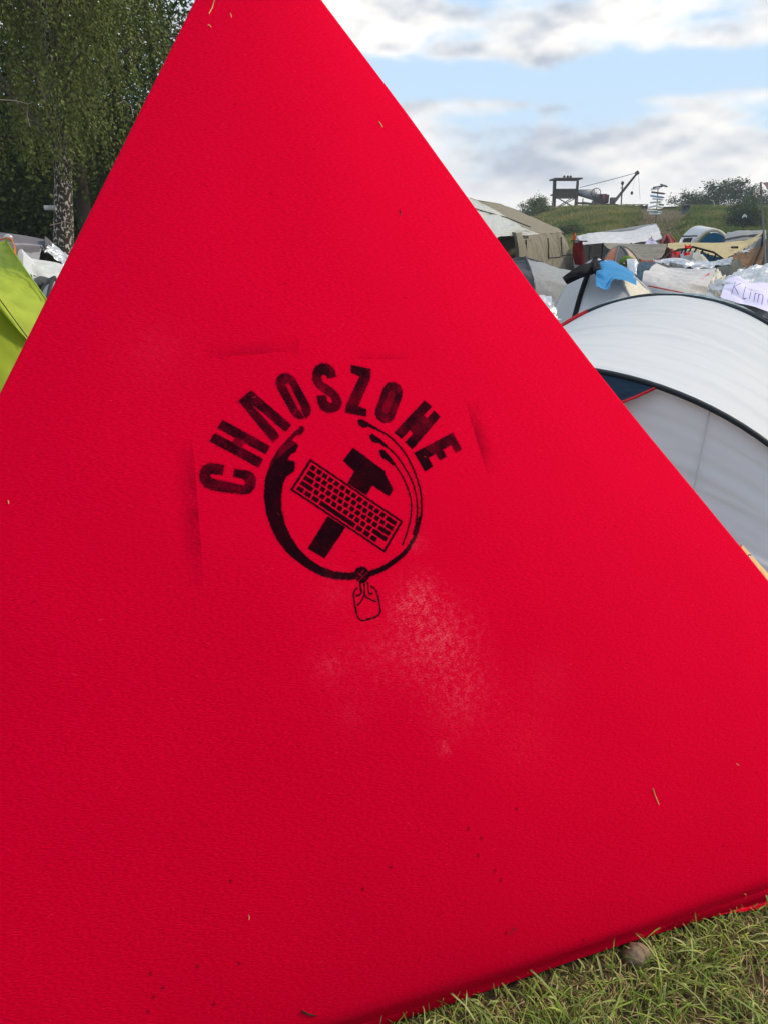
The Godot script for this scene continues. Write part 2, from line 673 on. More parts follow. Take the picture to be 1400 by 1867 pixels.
func cloth_print() -> Image:
	var size := 2048
	# dye: fine felt mottling, short pale fibres
	var fine := noise_image(Vector2i(512, 2048), 0.35, 3, 81)
	fine.resize(size, size, Image.INTERPOLATE_CUBIC)
	fine.convert(Image.FORMAT_L8)
	var f := fine.get_data()
	var out := PackedByteArray()
	out.resize(size * size * 3)
	var lut := []
	for i in 256:
		var t := clampf((i - 60) / 140.0, 0, 1)
		var c := Color(0.845, 0.0, 0.165).lerp(Color(0.925, 0.0, 0.215), t)
		lut.append([c.r8, c.g8, c.b8])
	for i in f.size():
		var l = lut[f[i]]
		var j := i * 3
		out[j] = l[0]
		out[j + 1] = l[1]
		out[j + 2] = l[2]
	var im := Image.create_from_data(size, size, false, Image.FORMAT_RGB8, out)
	var grain := FastNoiseLite.new()
	grain.seed = 90
	grain.frequency = 0.25
	grain.fractal_octaves = 3
	var broad := FastNoiseLite.new()
	broad.seed = 91
	broad.frequency = 0.02
	broad.fractal_octaves = 3
	var ink := Color(0.085, 0.02, 0.05)
	# sprayed stencil
	var st := stencil_mask()
	var soft: Image = st.duplicate()
	soft.resize(123, 107, Image.INTERPOLATE_TRILINEAR)
	soft.resize(738, 640, Image.INTERPOLATE_CUBIC)
	var ox := int((-0.40 - TX0) * TS)
	var oy := int((TY1 - 1.54) * TS)
	for y in 640:
		for x in 738:
			var a := st.get_pixel(x, y).r
			var b := soft.get_pixel(x, y).r
			if a < 0.01 and b < 0.02:
				continue
			var g := grain.get_noise_2d(x * 0.5, y * 2.0)
			var wear := broad.get_noise_2d(x, y)
			var px := x - 369.0
			var py := y - 400.0
			var inside := 1.0 if px * px + py * py < 215.0 * 215.0 else 0.0
			var d := a * (clampf(0.93 + g * 0.12 + wear * 0.10, 0, 0.97) if inside > 0.5 else clampf(0.74 + g * 0.30 + wear * 0.34, 0, 0.92))
			d = maxf(d, b * 0.20 * clampf(0.7 + g, 0, 1) * (1.0 - a))
			var p := im.get_pixel(ox + x, oy + y)
			im.set_pixel(ox + x, oy + y, p.lerp(ink, d))
	# overspray past the edges of the card the stencil was cut from: [edge start, edge end, reach]
	var over := [[Vector2(-0.292, 1.317), Vector2(-0.308, 0.998), -0.05, 0.50], [Vector2(-0.243, 1.498), Vector2(-0.042, 1.498), 0.04, 0.28], [Vector2(-0.038, 1.482), Vector2(-0.031, 1.534), -0.020, 0.20], [Vector2(0.082, 1.471), Vector2(0.224, 1.465), 0.024, 0.30], [Vector2(0.352, 1.356), Vector2(0.373, 1.171), 0.046, 0.50]]
	for e in over:
		var a: Vector2 = e[0]
		var b: Vector2 = e[1]
		var dir := (b - a).normalized()
		var nrm := Vector2(-dir.y, dir.x)
		if (e[2] < 0) != (nrm.x < 0) and absf(nrm.x) > absf(nrm.y):
			nrm = -nrm
		if absf(nrm.y) >= absf(nrm.x) and nrm.y < 0:
			nrm = -nrm
		var reach := absf(e[2])
		var steps := int(a.distance_to(b) * TS * 1.3)
		for i in steps:
			var t := float(i) / steps
			for j in int(reach * TS * 1.3):
				var q := float(j) / (reach * TS * 1.3)
				var w: Vector2 = a.lerp(b, t) + nrm * reach * q
				var x := int((w.x - TX0) * TS)
				var y := int((TY1 - w.y) * TS)
				var g := grain.get_noise_2d(x * 0.5, y * 2.0)
				var amount: float = e[3] * pow(1.0 - q, 1.6) * sin(PI * clampf(t * 0.94 + 0.03, 0, 1)) * clampf(0.75 + g * 1.3 + broad.get_noise_2d(x, y) * 0.7, 0, 1) * 0.5
				im.set_pixel(x, y, im.get_pixel(x, y).lerp(Color(0.25, 0.0, 0.07), amount))
	# scuffed places where the nap is rubbed pale: [centre, radius]
	var scuff := [[Vector2(0.155, 0.914), 0.06, 0.8], [Vector2(0.190, 0.810), 0.10, 0.8], [Vector2(0.199, 0.656), 0.09, 0.4], [Vector2(0.130, 0.802), 0.13, 0.35], [Vector2(0.124, 0.888), 0.05, 0.6], [Vector2(-0.071, 0.793), 0.05, 0.5], [Vector2(0.161, 0.577), 0.022, 0.8], [Vector2(0.246, 0.697), 0.10, 0.32], [Vector2(0.041, 0.804), 0.09, 0.28], [Vector2(-0.350, 1.524), 0.11, 0.22], [Vector2(-0.037, 0.947), 0.06, 0.30], [Vector2(0.362, 0.552), 0.11, 0.2], [Vector2(-0.037, 0.688), 0.06, 0.25], [Vector2(0.441, 0.675), 0.08, 0.22], [Vector2(0.167, 1.030), 0.03, 0.5]]
	for sc in scuff:
		var cx := int((sc[0].x - TX0) * TS)
		var cy := int((TY1 - sc[0].y) * TS)
		var r := int(sc[1] * TS * 1.6)
		for y in range(cy - r, cy + r):
			for x in range(cx - r, cx + r):
				var dd := Vector2(x - cx, y - cy).length() / r
				if dd >= 1.0:
					continue
				var g := grain.get_noise_2d((x * 0.9 + y * 0.42) * 0.6, (y * 0.9 - x * 0.42) * 3.4) + 0.5 * broad.get_noise_2d(x * 3.0, y * 3.0)
				var amount: float = 1.25 * sc[2] * smoothstep(0.0, 0.6, g + 0.30 - dd * 0.5) * (1.0 - dd)
				if amount > 0.01:
					im.set_pixel(x, y, im.get_pixel(x, y).lerp(Color(0.98, 0.50, 0.48), amount * 0.62))
	# mud flecks near the foot
	for q in [Vector2(-0.496, 0.264), Vector2(-0.477, 0.231), Vector2(-0.385, 0.172), Vector2(-0.496, 0.218), Vector2(-0.509, 0.194), Vector2(-0.407, 0.254), Vector2(-0.328, 0.239), Vector2(0.006, 0.353), Vector2(-0.059, 0.323), Vector2(0.190, 0.392), Vector2(0.218, 0.366), Vector2(0.206, 0.330), Vector2(0.241, 0.287), Vector2(0.252, 0.263), Vector2(0.312, 0.408), Vector2(-0.326, 0.404), Vector2(0.451, 0.068), Vector2(0.253, 0.143)]:
		var cx := int((q.x - TX0) * TS)
		var cy := int((TY1 - q.y) * TS)
		for y in range(-5, 6):
			for x in range(-5, 6):
				var dd := Vector2(x, y).length() / 4.0 + grain.get_noise_2d(cx + x * 2.0, cy + y * 2.0) * 0.6
				if dd < 1.0:
					im.set_pixel(cx + x, cy + y, im.get_pixel(cx + x, cy + y).lerp(Color(0.30, 0.10, 0.13), 0.65 * (1.0 - dd)))
	# scattered pale fibres
	var r2 := RandomNumberGenerator.new()
	r2.seed = 33
	for i in 900:
		var x := r2.randf_range(20, 2020)
		var y := r2.randf_range(20, 2020)
		var an := r2.randf_range(-0.5, 0.9)
		var c := Color(0.98, 0.35, 0.35) if r2.randf() < 0.75 else Color(0.45, 0.0, 0.06)
		var al := r2.randf_range(0.25, 0.7)
		for s in r2.randi_range(3, 9):
			im.set_pixel(int(x), int(y), im.get_pixel(int(x), int(y)).lerp(c, al))
			x += cos(an)
			y += sin(an)
			an += r2.randf_range(-0.25, 0.25)
	return im

func panel_z(x: float, y: float, n: FastNoiseLite) -> float:
	# stretched cloth: swells a little between its bars
	var a := clampf(y / 2.714, 0, 1)
	var xl := lerpf(-1.44, 0.012, a)
	var xr := lerpf(1.74, 0.03, a)
	var c := 2.0 * (x - xl) / maxf(xr - xl, 0.02) - 1.0
	var swell := clampf(1.0 - c * c, 0, 1) * sin(PI * pow(a, 0.62))
	var fold := clampf((0.052 - y) / 0.02, 0.0, 1.0)
	return -0.024 * fold + 0.11 * swell + n.get_noise_2d(x, y) * 0.006 * clampf(swell * 2.0, 0, 1)

func build_red_triangle() -> void:
	var root := Node3D.new()
	root.name = numbered("triangle_banner")
	add_child(root)
	root.transform = Transform3D(Basis(Vector3(0.946, 0.0, -0.323), Vector3(-0.147, 0.891, -0.430), Vector3(0.288, 0.454, 0.843)), Vector3(0.036, 0.030, -1.215))
	tag(root, "tall red cloth triangle stretched on a timber frame, stencilled black emblem and arched lettering", "banner")
	var n := FastNoiseLite.new()
	n.seed = 2
	n.frequency = 1.3
	n.fractal_octaves = 2
	var left := [Vector2(-1.443, 0.017), Vector2(0.012, 2.714)]
	var right := [Vector2(1.758, 0.002), Vector2(1.208, 0.796), Vector2(1.139, 0.898), Vector2(1.034, 1.048), Vector2(0.902, 1.237), Vector2(0.761, 1.448), Vector2(0.621, 1.670), Vector2(0.355, 2.144), Vector2(0.164, 2.462), Vector2(0.012, 2.714)]
	var bottom := [Vector2(-1.443, 0.017), Vector2(-1.061, 0.009), Vector2(-0.602, 0.004), Vector2(0.0, 0.0), Vector2(0.443, 0.012), Vector2(0.572, 0.012), Vector2(0.820, 0.005), Vector2(1.009, 0.0), Vector2(1.758, 0.002)]
	var pick := func(line: Array, t: float) -> Vector2:
		var total := 0.0
		for i in line.size() - 1:
			total += line[i].distance_to(line[i + 1])
		var want := t * total
		for i in line.size() - 1:
			var l: float = line[i].distance_to(line[i + 1])
			if want <= l or i == line.size() - 2:
				return line[i].lerp(line[i + 1], want / l)
			want -= l
		return line[0]
	var ns := 110
	var nt := 130
	var st := begin()
	var grid := []
	for j in nt + 1:
		var t := float(j) / nt
		var row := []
		for i in ns + 1:
			var s := float(i) / ns
			var p: Vector2 = pick.call(left, t).lerp(pick.call(right, t), s)
			var flat: Vector2 = pick.call(left, 0.0).lerp(pick.call(right, 0.0), s)
			p += (pick.call(bottom, s) - flat) * pow(1.0 - t, 6.0)
			row.append(p)
		grid.append(row)
	var put := func(p: Vector2, z: float):
		st.set_uv(Vector2((p.x - TX0) * TS / 2048.0, (TY1 - p.y) * TS / 2048.0))
		st.add_vertex(Vector3(p.x, p.y, z))
	for j in nt + 1:
		for i in ns + 1:
			put.call(grid[j][i], panel_z(grid[j][i].x, grid[j][i].y, n))
	for j in nt:
		for i in ns:
			var q := j * (ns + 1) + i
			for x in [q, q + ns + 2, q + 1, q, q + ns + 1, q + ns + 2]:
				st.add_index(x)
	# the cloth turns round the bars and runs back along their sides
	var rim := []
	for i in ns + 1:
		rim.append([0, i])
	for j in range(1, nt + 1):
		rim.append([j, ns])
	for j in range(nt - 1, 0, -1):
		rim.append([j, 0])
	var start := (nt + 1) * (ns + 1)
	var prof := [Vector2(0.005, -0.0015), Vector2(0.0085, -0.005), Vector2(0.010, -0.011), Vector2(0.010, -0.04), Vector2(0.009, -0.085)]
	for k in rim.size():
		var a: Vector2 = grid[rim[(k + rim.size() - 1) % rim.size()][0]][rim[(k + rim.size() - 1) % rim.size()][1]]
		var b: Vector2 = grid[rim[(k + 1) % rim.size()][0]][rim[(k + 1) % rim.size()][1]]
		var p: Vector2 = grid[rim[k][0]][rim[k][1]]
		var out := (b - a).normalized()
		out = Vector2(out.y, -out.x)
		var z0 := panel_z(p.x, p.y, n)
		for f in prof:
			put.call(p + out * f.x, z0 + f.y)
	var m := prof.size()
	for k in rim.size():
		var k2 := (k + 1) % rim.size()
		var a0: int = rim[k][0] * (ns + 1) + rim[k][1]
		var b0: int = rim[k2][0] * (ns + 1) + rim[k2][1]
		for f in m:
			var a1 := start + k * m + f
			var b1 := start + k2 * m + f
			for x in [a0, b1, a1, a0, b0, b1]:
				st.add_index(x)
			a0 = a1
			b0 = b1
	st.generate_normals()
	var red := StandardMaterial3D.new()
	red.albedo_texture = ImageTexture.create_from_image(cloth_print())
	var crepe := noise_image(Vector2i(560, 2048), 0.46, 2, 61)
	crepe.resize(2048, 2048, Image.INTERPOLATE_CUBIC)
	red.normal_enabled = true
	red.normal_texture = relief(crepe, 5.0)
	red.normal_scale = 0.26
	red.roughness = 0.8
	red.metallic_specular = 0.1
	red.backlight_enabled = true
	red.backlight = Color(0.55, 0.55, 0.55)
	red.cull_mode = BaseMaterial3D.CULL_DISABLED
	var sheet := MeshInstance3D.new()
	sheet.name = "cloth"
	sheet.mesh = st.commit()
	sheet.material_override = red
	root.add_child(sheet, true)
	# plain red for the turned-over hem and the loose selvedge
	var red2: StandardMaterial3D = red.duplicate()
	red2.albedo_texture = null
	red2.albedo_color = Color(0.885, 0.0, 0.19)
	red2.uv1_scale = Vector3(0.4, 0.4, 0.4)
	var hem_net := [[], [], []]
	for i in 19:
		var p: Vector2 = pick.call(bottom, i / 18.0)
		hem_net[0].append(Vector3(p.x, p.y + 0.070, 0.003))
		hem_net[2].append(Vector3(p.x, p.y + 0.001, -0.05))
		hem_net[1].append(Vector3(p.x, p.y - 0.002, -0.016))
	local_part(root, "hem", cloth(hem_net, 90, 4, 0.0015, 3.0, 8.0, 5), red2)
	var flap := [[], [], []]
	for i in 7:
		var p: Vector2 = Vector2(0.820, 0.005).lerp(Vector2(1.758, 0.002), i / 6.0)
		var drop := 0.018 * clampf(i * 1.2, 0, 1) + 0.004 * sin(i * 2.3)
		flap[0].append(Vector3(p.x, p.y + 0.01, -0.055))
		flap[1].append(Vector3(p.x + 0.003, p.y - drop * 0.5, -0.020))
		flap[2].append(Vector3(p.x + 0.006, p.y - drop, -0.022 + 0.004 * sin(i * 1.7)))
	local_part(root, "loose_selvedge", cloth(flap, 90, 8, 0.006, 22.0, 20.0, 8), red2, "loose shiny red cloth edge along the grass")
	# timber behind the cloth
	var wood := wood_mat("pine", Color(1.0, 0.98, 0.93), 4.0)
	var inset := func(line: Array, toward: Vector2, by: float) -> Array:
		var o := []
		for p in line:
			o.append(Vector3(p.x, p.y, -0.085) + Vector3(toward.x - p.x, toward.y - p.y, 0).normalized() * by)
		return o
	var mid := Vector2(0.1, 0.9)
	for bounds in [left, [bottom[0], bottom[3], bottom[8]]]:
		var pts: Array = inset.call(bounds, mid, 0.045)
		var s2 := begin()
		for i in pts.size() - 1:
			add_bar(s2, pts[i], pts[i + 1], 0.05, 0.036, Vector3.BACK)
		local_part(root, "frame_bar", done(s2, false), wood)
	var rp: Array = inset.call([right[0], right[1], right[4], right[6], right[9]], mid, 0.045)
	var s3 := begin()
	for i in rp.size() - 1:
		add_bar(s3, rp[i], rp[i + 1], 0.05, 0.036, Vector3.BACK)
	local_part(root, "frame_bar", done(s3, false), wood)
	# the splice batten that shows past the right edge, with its screw
	var a := Vector2(1.158, 0.884)
	var b := Vector2(1.354, 0.605)
	var da := (b - a).normalized()
	var outw := Vector2(da.y, -da.x) * -1.0
	if outw.x < 0:
		outw = -outw
	var pa := a + outw * 0.038
	var pb := b + outw * 0.048
	var bt := local_part(root, "splice_batten", bar(Vector3(pa.x, pa.y, -0.08), Vector3(pb.x, pb.y, -0.08), 0.036, 0.045, Vector3.BACK), wood, "bare pine batten with a screw")
	var sp := pa + da * 0.035 + outw * 0.009
	var scr := begin()
	add_tube(scr, [Vector3(sp.x, sp.y, -0.061), Vector3(sp.x, sp.y, -0.054)], 0.006, 0.0045, 12)
	local_part(bt, "screw", done(scr), plain("steel", Color(0.75, 0.75, 0.76), 0.35, 1.0))
	# rear prop legs that hold the triangle up
	for side in [-1.0, 1.0]:
		var foot := root.transform.affine_inverse() * (root.transform * Vector3(0.1 + side * 0.55, 0.0, 0.0) + Vector3(-0.45, -0.03, -1.7) * Vector3(1, 1, 1) * 1.0)
		local_part(root, "prop_leg", bar(Vector3(0.06 * side, 2.1, -0.10), foot, 0.05, 0.036, Vector3.RIGHT), wood)

func local_part(parent: Node3D, called: String, mesh: Mesh, m: Material, label := "") -> MeshInstance3D:
	var o := MeshInstance3D.new()
	o.name = called
	o.mesh = mesh
	o.material_override = m
	parent.add_child(o, true)
	if label != "":
		o.set_meta("label", label)
	return o

# ---------------------------------------------------------------- the big white tunnel tent at the right
func hoop(c: Vector3, yaw: float, w: float, h: float, p: float, k := 40, grow := 0.0) -> Array:
	var r := Vector3(cos(yaw), 0, sin(yaw))
	var out := []
	for i in k + 1:
		var t := PI * i / k
		out.append(c + r * (w + grow) * cos(t) + Vector3.UP * (h + grow) * pow(maxf(sin(t), 0.0), p))
	return out

func build_big_tunnel_tent() -> void:
	var far_c := Vector3(1.842, 0, -5.108)
	var near_c := Vector3(0.732, 0, -3.186)
	var yaw := 0.531
	var o := thing("tunnel_tent", (far_c + near_c) / 2, "big white tunnel tent with dark teal hoops, right behind the red triangle", "tent")
	var white := cloth_mat("tent_white", Color(0.83, 0.85, 0.875), 0.85, 0.75, 0.6, 0.13)
	white.albedo_texture = null
	var teal := plain("tent_teal_trim", Color(0.05, 0.12, 0.16), 0.6)
	var navy := cloth_mat("tent_navy", Color(0.12, 0.22, 0.30), 0.7, 0.2, 3.0, 0.4)
	var red := plain("trim_red", Color(0.78, 0.07, 0.14), 0.6)
	var h_far := hoop(far_c, yaw, 1.16, 1.285, 0.85)
	var h_near := hoop(near_c, yaw, 1.279, 1.139, 0.875)
	# canopy between the hoops, dipping a little in the middle
	var net := []
	for k in 7:
		var t := k / 6.0
		var row := []
		for i in range(0, 41, 2):
			var p: Vector3 = h_far[i].lerp(h_near[i], t)
			row.append(p - Vector3.UP * 0.05 * sin(PI * t) * clampf(p.y, 0, 1))
		net.append(row)
	part(o, "canopy", cloth(net, 130, 90, 0.018, 1.1, 2.6, 17), white)
	# hoop sleeves
	part(o, "hoop_sleeve", tube(hoop(far_c, yaw, 1.16, 1.285, 0.85, 60, 0.006), 0.013, -1, 10), teal)
	part(o, "hoop_sleeve", tube(hoop(near_c, yaw, 1.279, 1.139, 0.875, 60, 0.006), 0.0115, -1, 10), teal)
	var far_red := []
	for i in range(47, 56):
		far_red.append(hoop(far_c, yaw, 1.16, 1.285, 0.85, 72, 0.010)[i])
	part(o, "red_sleeve_end", tube(far_red, 0.0155, -1, 10), red)
	# end wall under the near hoop: set back a little at the top, falling to the ground
	var ax := Vector3(sin(yaw), 0, -cos(yaw))
	var wall := []
	for k in 7:
		var t := k / 6.0
		var row := []
		for i in range(0, 41, 2):
			var p: Vector3 = h_near[i] + ax * 0.03
			p.y *= 1.0 - t
			row.append(p - ax * (0.55 * t - 0.03 * sin(PI * t)))
		wall.append(row)
	part(o, "end_wall", cloth(wall, 130, 90, 0.016, 0.8, 15.0, 23), white)
	# pale groundsheet and unseen inner tent, added to bounce light onto the end wall
	var sheet_net := [[], []]
	var inner := [[], [], []]
	for i in range(0, 41, 2):
		var f: Vector3 = h_far[i]
		var nn: Vector3 = h_near[i]
		sheet_net[0].append(Vector3(f.x, 0.02, f.z))
		sheet_net[1].append(Vector3(nn.x, 0.02, nn.z))
		var q := nn.lerp(f, 0.45)
		var c := near_c.lerp(far_c, 0.45)
		inner[0].append(Vector3(lerpf(q.x, c.x, 0.08), q.y * 0.92, lerpf(q.z, c.z, 0.08)))
		inner[1].append(Vector3(lerpf(q.x, c.x, 0.08), q.y * 0.46 + 0.01, lerpf(q.z, c.z, 0.08)))
		inner[2].append(Vector3(lerpf(q.x, c.x, 0.08), 0.025, lerpf(q.z, c.z, 0.08)))
	part(o, "added_groundsheet", cloth(sheet_net, 20, 10, 0.004, 2.0, 2.0, 24), cloth_mat("added_groundsheet", Color(0.72, 0.74, 0.76), 0.7, 0.0))
	part(o, "added_inner_tent", cloth(inner, 40, 20, 0.01, 2.0, 2.0, 25), white)
	# stitched seam down the end wall
	var seam := []
	for k in 13:
		var t := k / 12.0
		var p: Vector3 = h_near[14] + ax * 0.03
		p.y *= 1.0 - t
		seam.append(p - ax * (0.55 * t - 0.03 * sin(PI * t) + 0.014))
	part(o, "seam", tube(seam, 0.0028), plain("seam_grey", Color(0.74, 0.75, 0.77), 0.8))
	# navy vent hood tucked under the hoop, edged in red
	var hood := [[], [], []]
	var edge := []
	for i in 11:
		var f := 23.0 - i * 0.68
		var fine := hoop(near_c, yaw, 1.279, 1.139, 0.875, 400)
		var p: Vector3 = fine[int(f * 10.0)]
		var depth := 0.46 * (10 - i) / 10.0
		hood[0].append(p - ax * 0.004)
		hood[1].append(p - Vector3.UP * depth * 0.5 - ax * (0.014 + depth * 0.34))
		var q := p - Vector3.UP * depth - ax * (0.02 + depth * 0.62)
		hood[2].append(q)
		edge.append(q)
	hood.reverse()
	part(o, "vent_hood", cloth(hood, 40, 12, 0.004, 4.0, 8.0, 3), navy, "navy vent hood edged in red")
	part(o, "vent_piping", tube(edge, 0.006), red)
	# glossy teal rear fly falling away behind the far hoop
	var fly := []
	for k in 6:
		var t := k / 5.0
		var row := []
		for i in range(0, 41, 2):
			var p: Vector3 = h_far[i]
			var c := far_c + ax * 1.5
			var q := p.lerp(Vector3(c.x, p.y, c.z), 1.0 - cos(t * PI / 2) * 1.0)
			q += ax * 1.25 * sin(t * PI / 2) * 0.55
			q.y = p.y * cos(t * PI / 2 * 0.96) + 0.02
			row.append(q)
		fly.append(row)
	fly.reverse()
	var gloss := StandardMaterial3D.new()
	gloss.albedo_texture = tex.spots
	gloss.uv1_scale = Vector3(1.5, 1.5, 1.5)
	gloss.roughness = 0.28
	gloss.cull_mode = BaseMaterial3D.CULL_DISABLED
	part(o, "rear_fly", cloth(fly, 70, 30, 0.02, 2.0, 3.0, 29), gloss, "glossy teal rear fly with pale water marks")

# ---------------------------------------------------------------- tents to the right, near to middle distance
func build_right_camp() -> void:
	var white := cloth_mat("tent_white", Color(0.84, 0.85, 0.87))
	var cream := cloth_mat("tent_cream", Color(0.83, 0.82, 0.77), 0.7, 0.3)
	var black := cloth_mat("cloth_black", Color(0.07, 0.07, 0.09), 0.85, 0.0, 4.0, 0.6)
	# white dome tent with a black pole sleeve
	var apex := Vector3(2.130, 1.421, -8.200)
	var base := [Vector3(1.509, 0.0, -6.700), Vector3(2.501, 0.0, -6.900), Vector3(3.603, 0.0, -9.400), Vector3(1.872, 0.0, -9.600)]
	var o := thing("dome_tent", Vector3(apex.x, 0, apex.z), "white dome tent with one black pole sleeve, blue cloth over its top", "tent")
	dome(o, base, apex, 0.72, 0.06, [white, cream, white, white], null, 0.02, 40, 0.015)
	for i in 4:
		part(o, "pole_sleeve", tube(pole_line(base[i], apex + Vector3.UP * 0.012, 0.72, 16), 0.024 if i == 0 else 0.010, -1, 8), black if i == 0 else white)
	# dark trousers thrown over its top
	var tr := solo("trousers", cloth([[Vector3(1.635, 1.293, -7.450), Vector3(1.747, 1.363, -7.500), Vector3(1.889, 1.413, -7.600), Vector3(2.117, 1.419, -7.900)], [Vector3(1.652, 1.261, -7.400), Vector3(1.757, 1.324, -7.400), Vector3(1.891, 1.374, -7.470), Vector3(2.087, 1.395, -7.720)], [Vector3(1.696, 1.220, -7.450), Vector3(1.791, 1.280, -7.400), Vector3(1.921, 1.317, -7.450), Vector3(2.066, 1.336, -7.700)]], 30, 16, 0.02, 1.5, 4.0, 6), black, "black trousers hanging off the top of the white dome tent", "trousers")
	var cuff := part(tr, "waistband", cloth([[Vector3(1.988, 1.423, -7.750), Vector3(2.052, 1.432, -7.800), Vector3(2.133, 1.419, -7.900)], [Vector3(1.901, 1.369, -7.350), Vector3(1.988, 1.392, -7.500), Vector3(2.077, 1.385, -7.700)], [Vector3(1.955, 1.305, -7.500), Vector3(1.990, 1.314, -7.500), Vector3(2.061, 1.336, -7.700)]], 14, 14, 0.05, 5.0, 5.0, 16), black)
	# blue cloth draped over the apex
	var blue := cloth_mat("towel_blue", Color(0.24, 0.54, 0.76), 0.85, 0.25, 3.0, 0.4)
	solo("blue_towel", cloth([[Vector3(2.153, 1.421, -8.400), Vector3(2.320, 1.421, -8.600), Vector3(2.526, 1.370, -8.800), Vector3(2.681, 1.310, -8.900)], [Vector3(2.008, 1.405, -7.700), Vector3(2.106, 1.415, -7.700), Vector3(2.270, 1.362, -7.800), Vector3(2.470, 1.292, -8.000)], [Vector3(1.925, 1.321, -7.350), Vector3(1.994, 1.300, -7.300), Vector3(2.132, 1.326, -7.450), Vector3(2.399, 1.255, -7.700)], [Vector3(1.869, 1.230, -7.100), Vector3(1.944, 1.220, -7.050), Vector3(2.075, 1.288, -7.250), Vector3(2.352, 1.217, -7.500)]], 40, 40, 0.03, 1.4, 2.2, 19), blue, "bright blue cloth draped over the white dome tent", "cloth")
	# crumpled foil over a low olive tent
	var lo := thing("low_tent", Vector3(1.380, 0.0, -6.300), "low olive tent under a crumpled foil cover, at the red edge", "tent")
	dome(lo, [Vector3(1.062, 0.0, -5.900), Vector3(1.366, 0.0, -5.800), Vector3(1.653, 0.0, -6.800), Vector3(1.150, 0.0, -6.900)], Vector3(1.234, 1.136, -6.300), 0.6, 0.1, [cloth_mat("olive", Color(0.32, 0.30, 0.20), 0.8, 0.2)], null, 0.01, 61)
	solo("foil_cover", cloth([[Vector3(1.132, 1.147, -6.600), Vector3(1.257, 1.177, -6.600), Vector3(1.375, 1.169, -6.600)], [Vector3(1.011, 1.145, -6.000), Vector3(1.175, 1.161, -6.000), Vector3(1.288, 1.145, -6.000)], [Vector3(0.994, 1.089, -5.750), Vector3(1.144, 1.078, -5.700), Vector3(1.289, 1.060, -5.800)]], 34, 32, 0.035, 4.0, 4.0, 9, true), foil_mat(), "small crumpled silver foil cover on the low olive tent", "foil sheet")
	# grey dome with a seam, in front of the canvas tent
	var grey := cloth_mat("tent_grey", Color(0.56, 0.58, 0.60), 0.7, 0.25, 2.0, 0.4)
	var dark := cloth_mat("tent_charcoal", Color(0.32, 0.33, 0.35), 0.75, 0.2)
	var gd := thing("dome_tent", Vector3(2.631, 0.0, -14.000), "two-tone grey dome tent in front of the khaki canvas tent", "tent")
	part(gd, "tent_panel", cloth([[Vector3(2.147, 1.242, -14.600), Vector3(2.278, 1.289, -14.200), Vector3(2.355, 1.313, -13.600)], [Vector3(1.934, 1.130, -13.600), Vector3(2.126, 1.162, -13.200), Vector3(2.305, 1.160, -12.800)], [Vector3(1.801, 0.947, -12.900), Vector3(2.060, 0.969, -12.500), Vector3(2.297, 0.939, -12.300)], [Vector3(1.775, 0.0, -12.700), Vector3(2.083, 0.0, -12.300), Vector3(2.373, 0.0, -12.100)]], 24, 30, 0.02, 2.0, 3.0, 70), dark)
	part(gd, "tent_panel", cloth([[Vector3(2.355, 1.313, -13.600), Vector3(2.674, 1.244, -13.900), Vector3(2.997, 1.143, -14.200), Vector3(3.413, 1.054, -14.600)], [Vector3(2.305, 1.160, -12.800), Vector3(2.573, 1.111, -13.000), Vector3(2.931, 1.046, -13.500), Vector3(3.349, 0.969, -14.000)], [Vector3(2.297, 0.939, -12.300), Vector3(2.558, 0.911, -12.500), Vector3(2.927, 0.865, -13.000), Vector3(3.342, 0.811, -13.600)], [Vector3(2.373, 0.0, -12.100), Vector3(2.626, 0.0, -12.300), Vector3(2.996, 0.0, -12.800), Vector3(3.410, 0.0, -13.400)]], 40, 34, 0.03, 1.2, 5.0, 71), grey)
	part(gd, "tent_panel", cloth([[Vector3(2.147, 1.242, -14.600), Vector3(2.355, 1.313, -13.600), Vector3(2.997, 1.143, -14.200), Vector3(3.413, 1.054, -14.600)], [Vector3(2.354, 0.0, -15.800), Vector3(2.813, 0.0, -15.800), Vector3(3.435, 0.0, -16.000), Vector3(3.878, 0.0, -16.000)]], 24, 14, 0.02, 1.2, 3.0, 72), grey)
	part(gd, "pole_sleeve", tube([Vector3(2.351, 1.318, -13.580), Vector3(2.302, 1.161, -12.780), Vector3(2.294, 0.940, -12.280), Vector3(2.369, 0.0, -12.080)], 0.018), plain("pole_grey", Color(0.25, 0.26, 0.28)))
	# tent wrapped in rescue foil, carrying the hand-lettered sheet
	var kt := thing("foil_tent", Vector3(4.611, 0.0, -9.000), "tent wrapped in crumpled silver foil at the right edge", "tent")
	part(kt, "foil_wrap", cloth([[Vector3(4.460, 1.220, -10.200), Vector3(4.730, 1.266, -10.400), Vector3(5.012, 1.313, -10.600), Vector3(5.459, 1.376, -10.800), Vector3(6.156, 1.167, -10.800)], [Vector3(3.871, 1.155, -9.200), Vector3(3.976, 1.206, -9.000), Vector3(4.245, 1.247, -9.000), Vector3(4.580, 1.247, -9.000), Vector3(5.208, 1.012, -9.000)], [Vector3(3.420, 1.069, -8.500), Vector3(3.456, 1.056, -8.000), Vector3(3.765, 0.941, -7.800), Vector3(4.161, 0.836, -7.800), Vector3(4.740, 0.664, -7.900)], [Vector3(3.384, 0.0, -8.300), Vector3(3.488, 0.0, -7.700), Vector3(3.782, 0.0, -7.500), Vector3(4.214, 0.0, -7.500), Vector3(4.759, 0.0, -7.600)]], 120, 90, 0.07, 0.9, 2.2, 12, true), foil_mat())
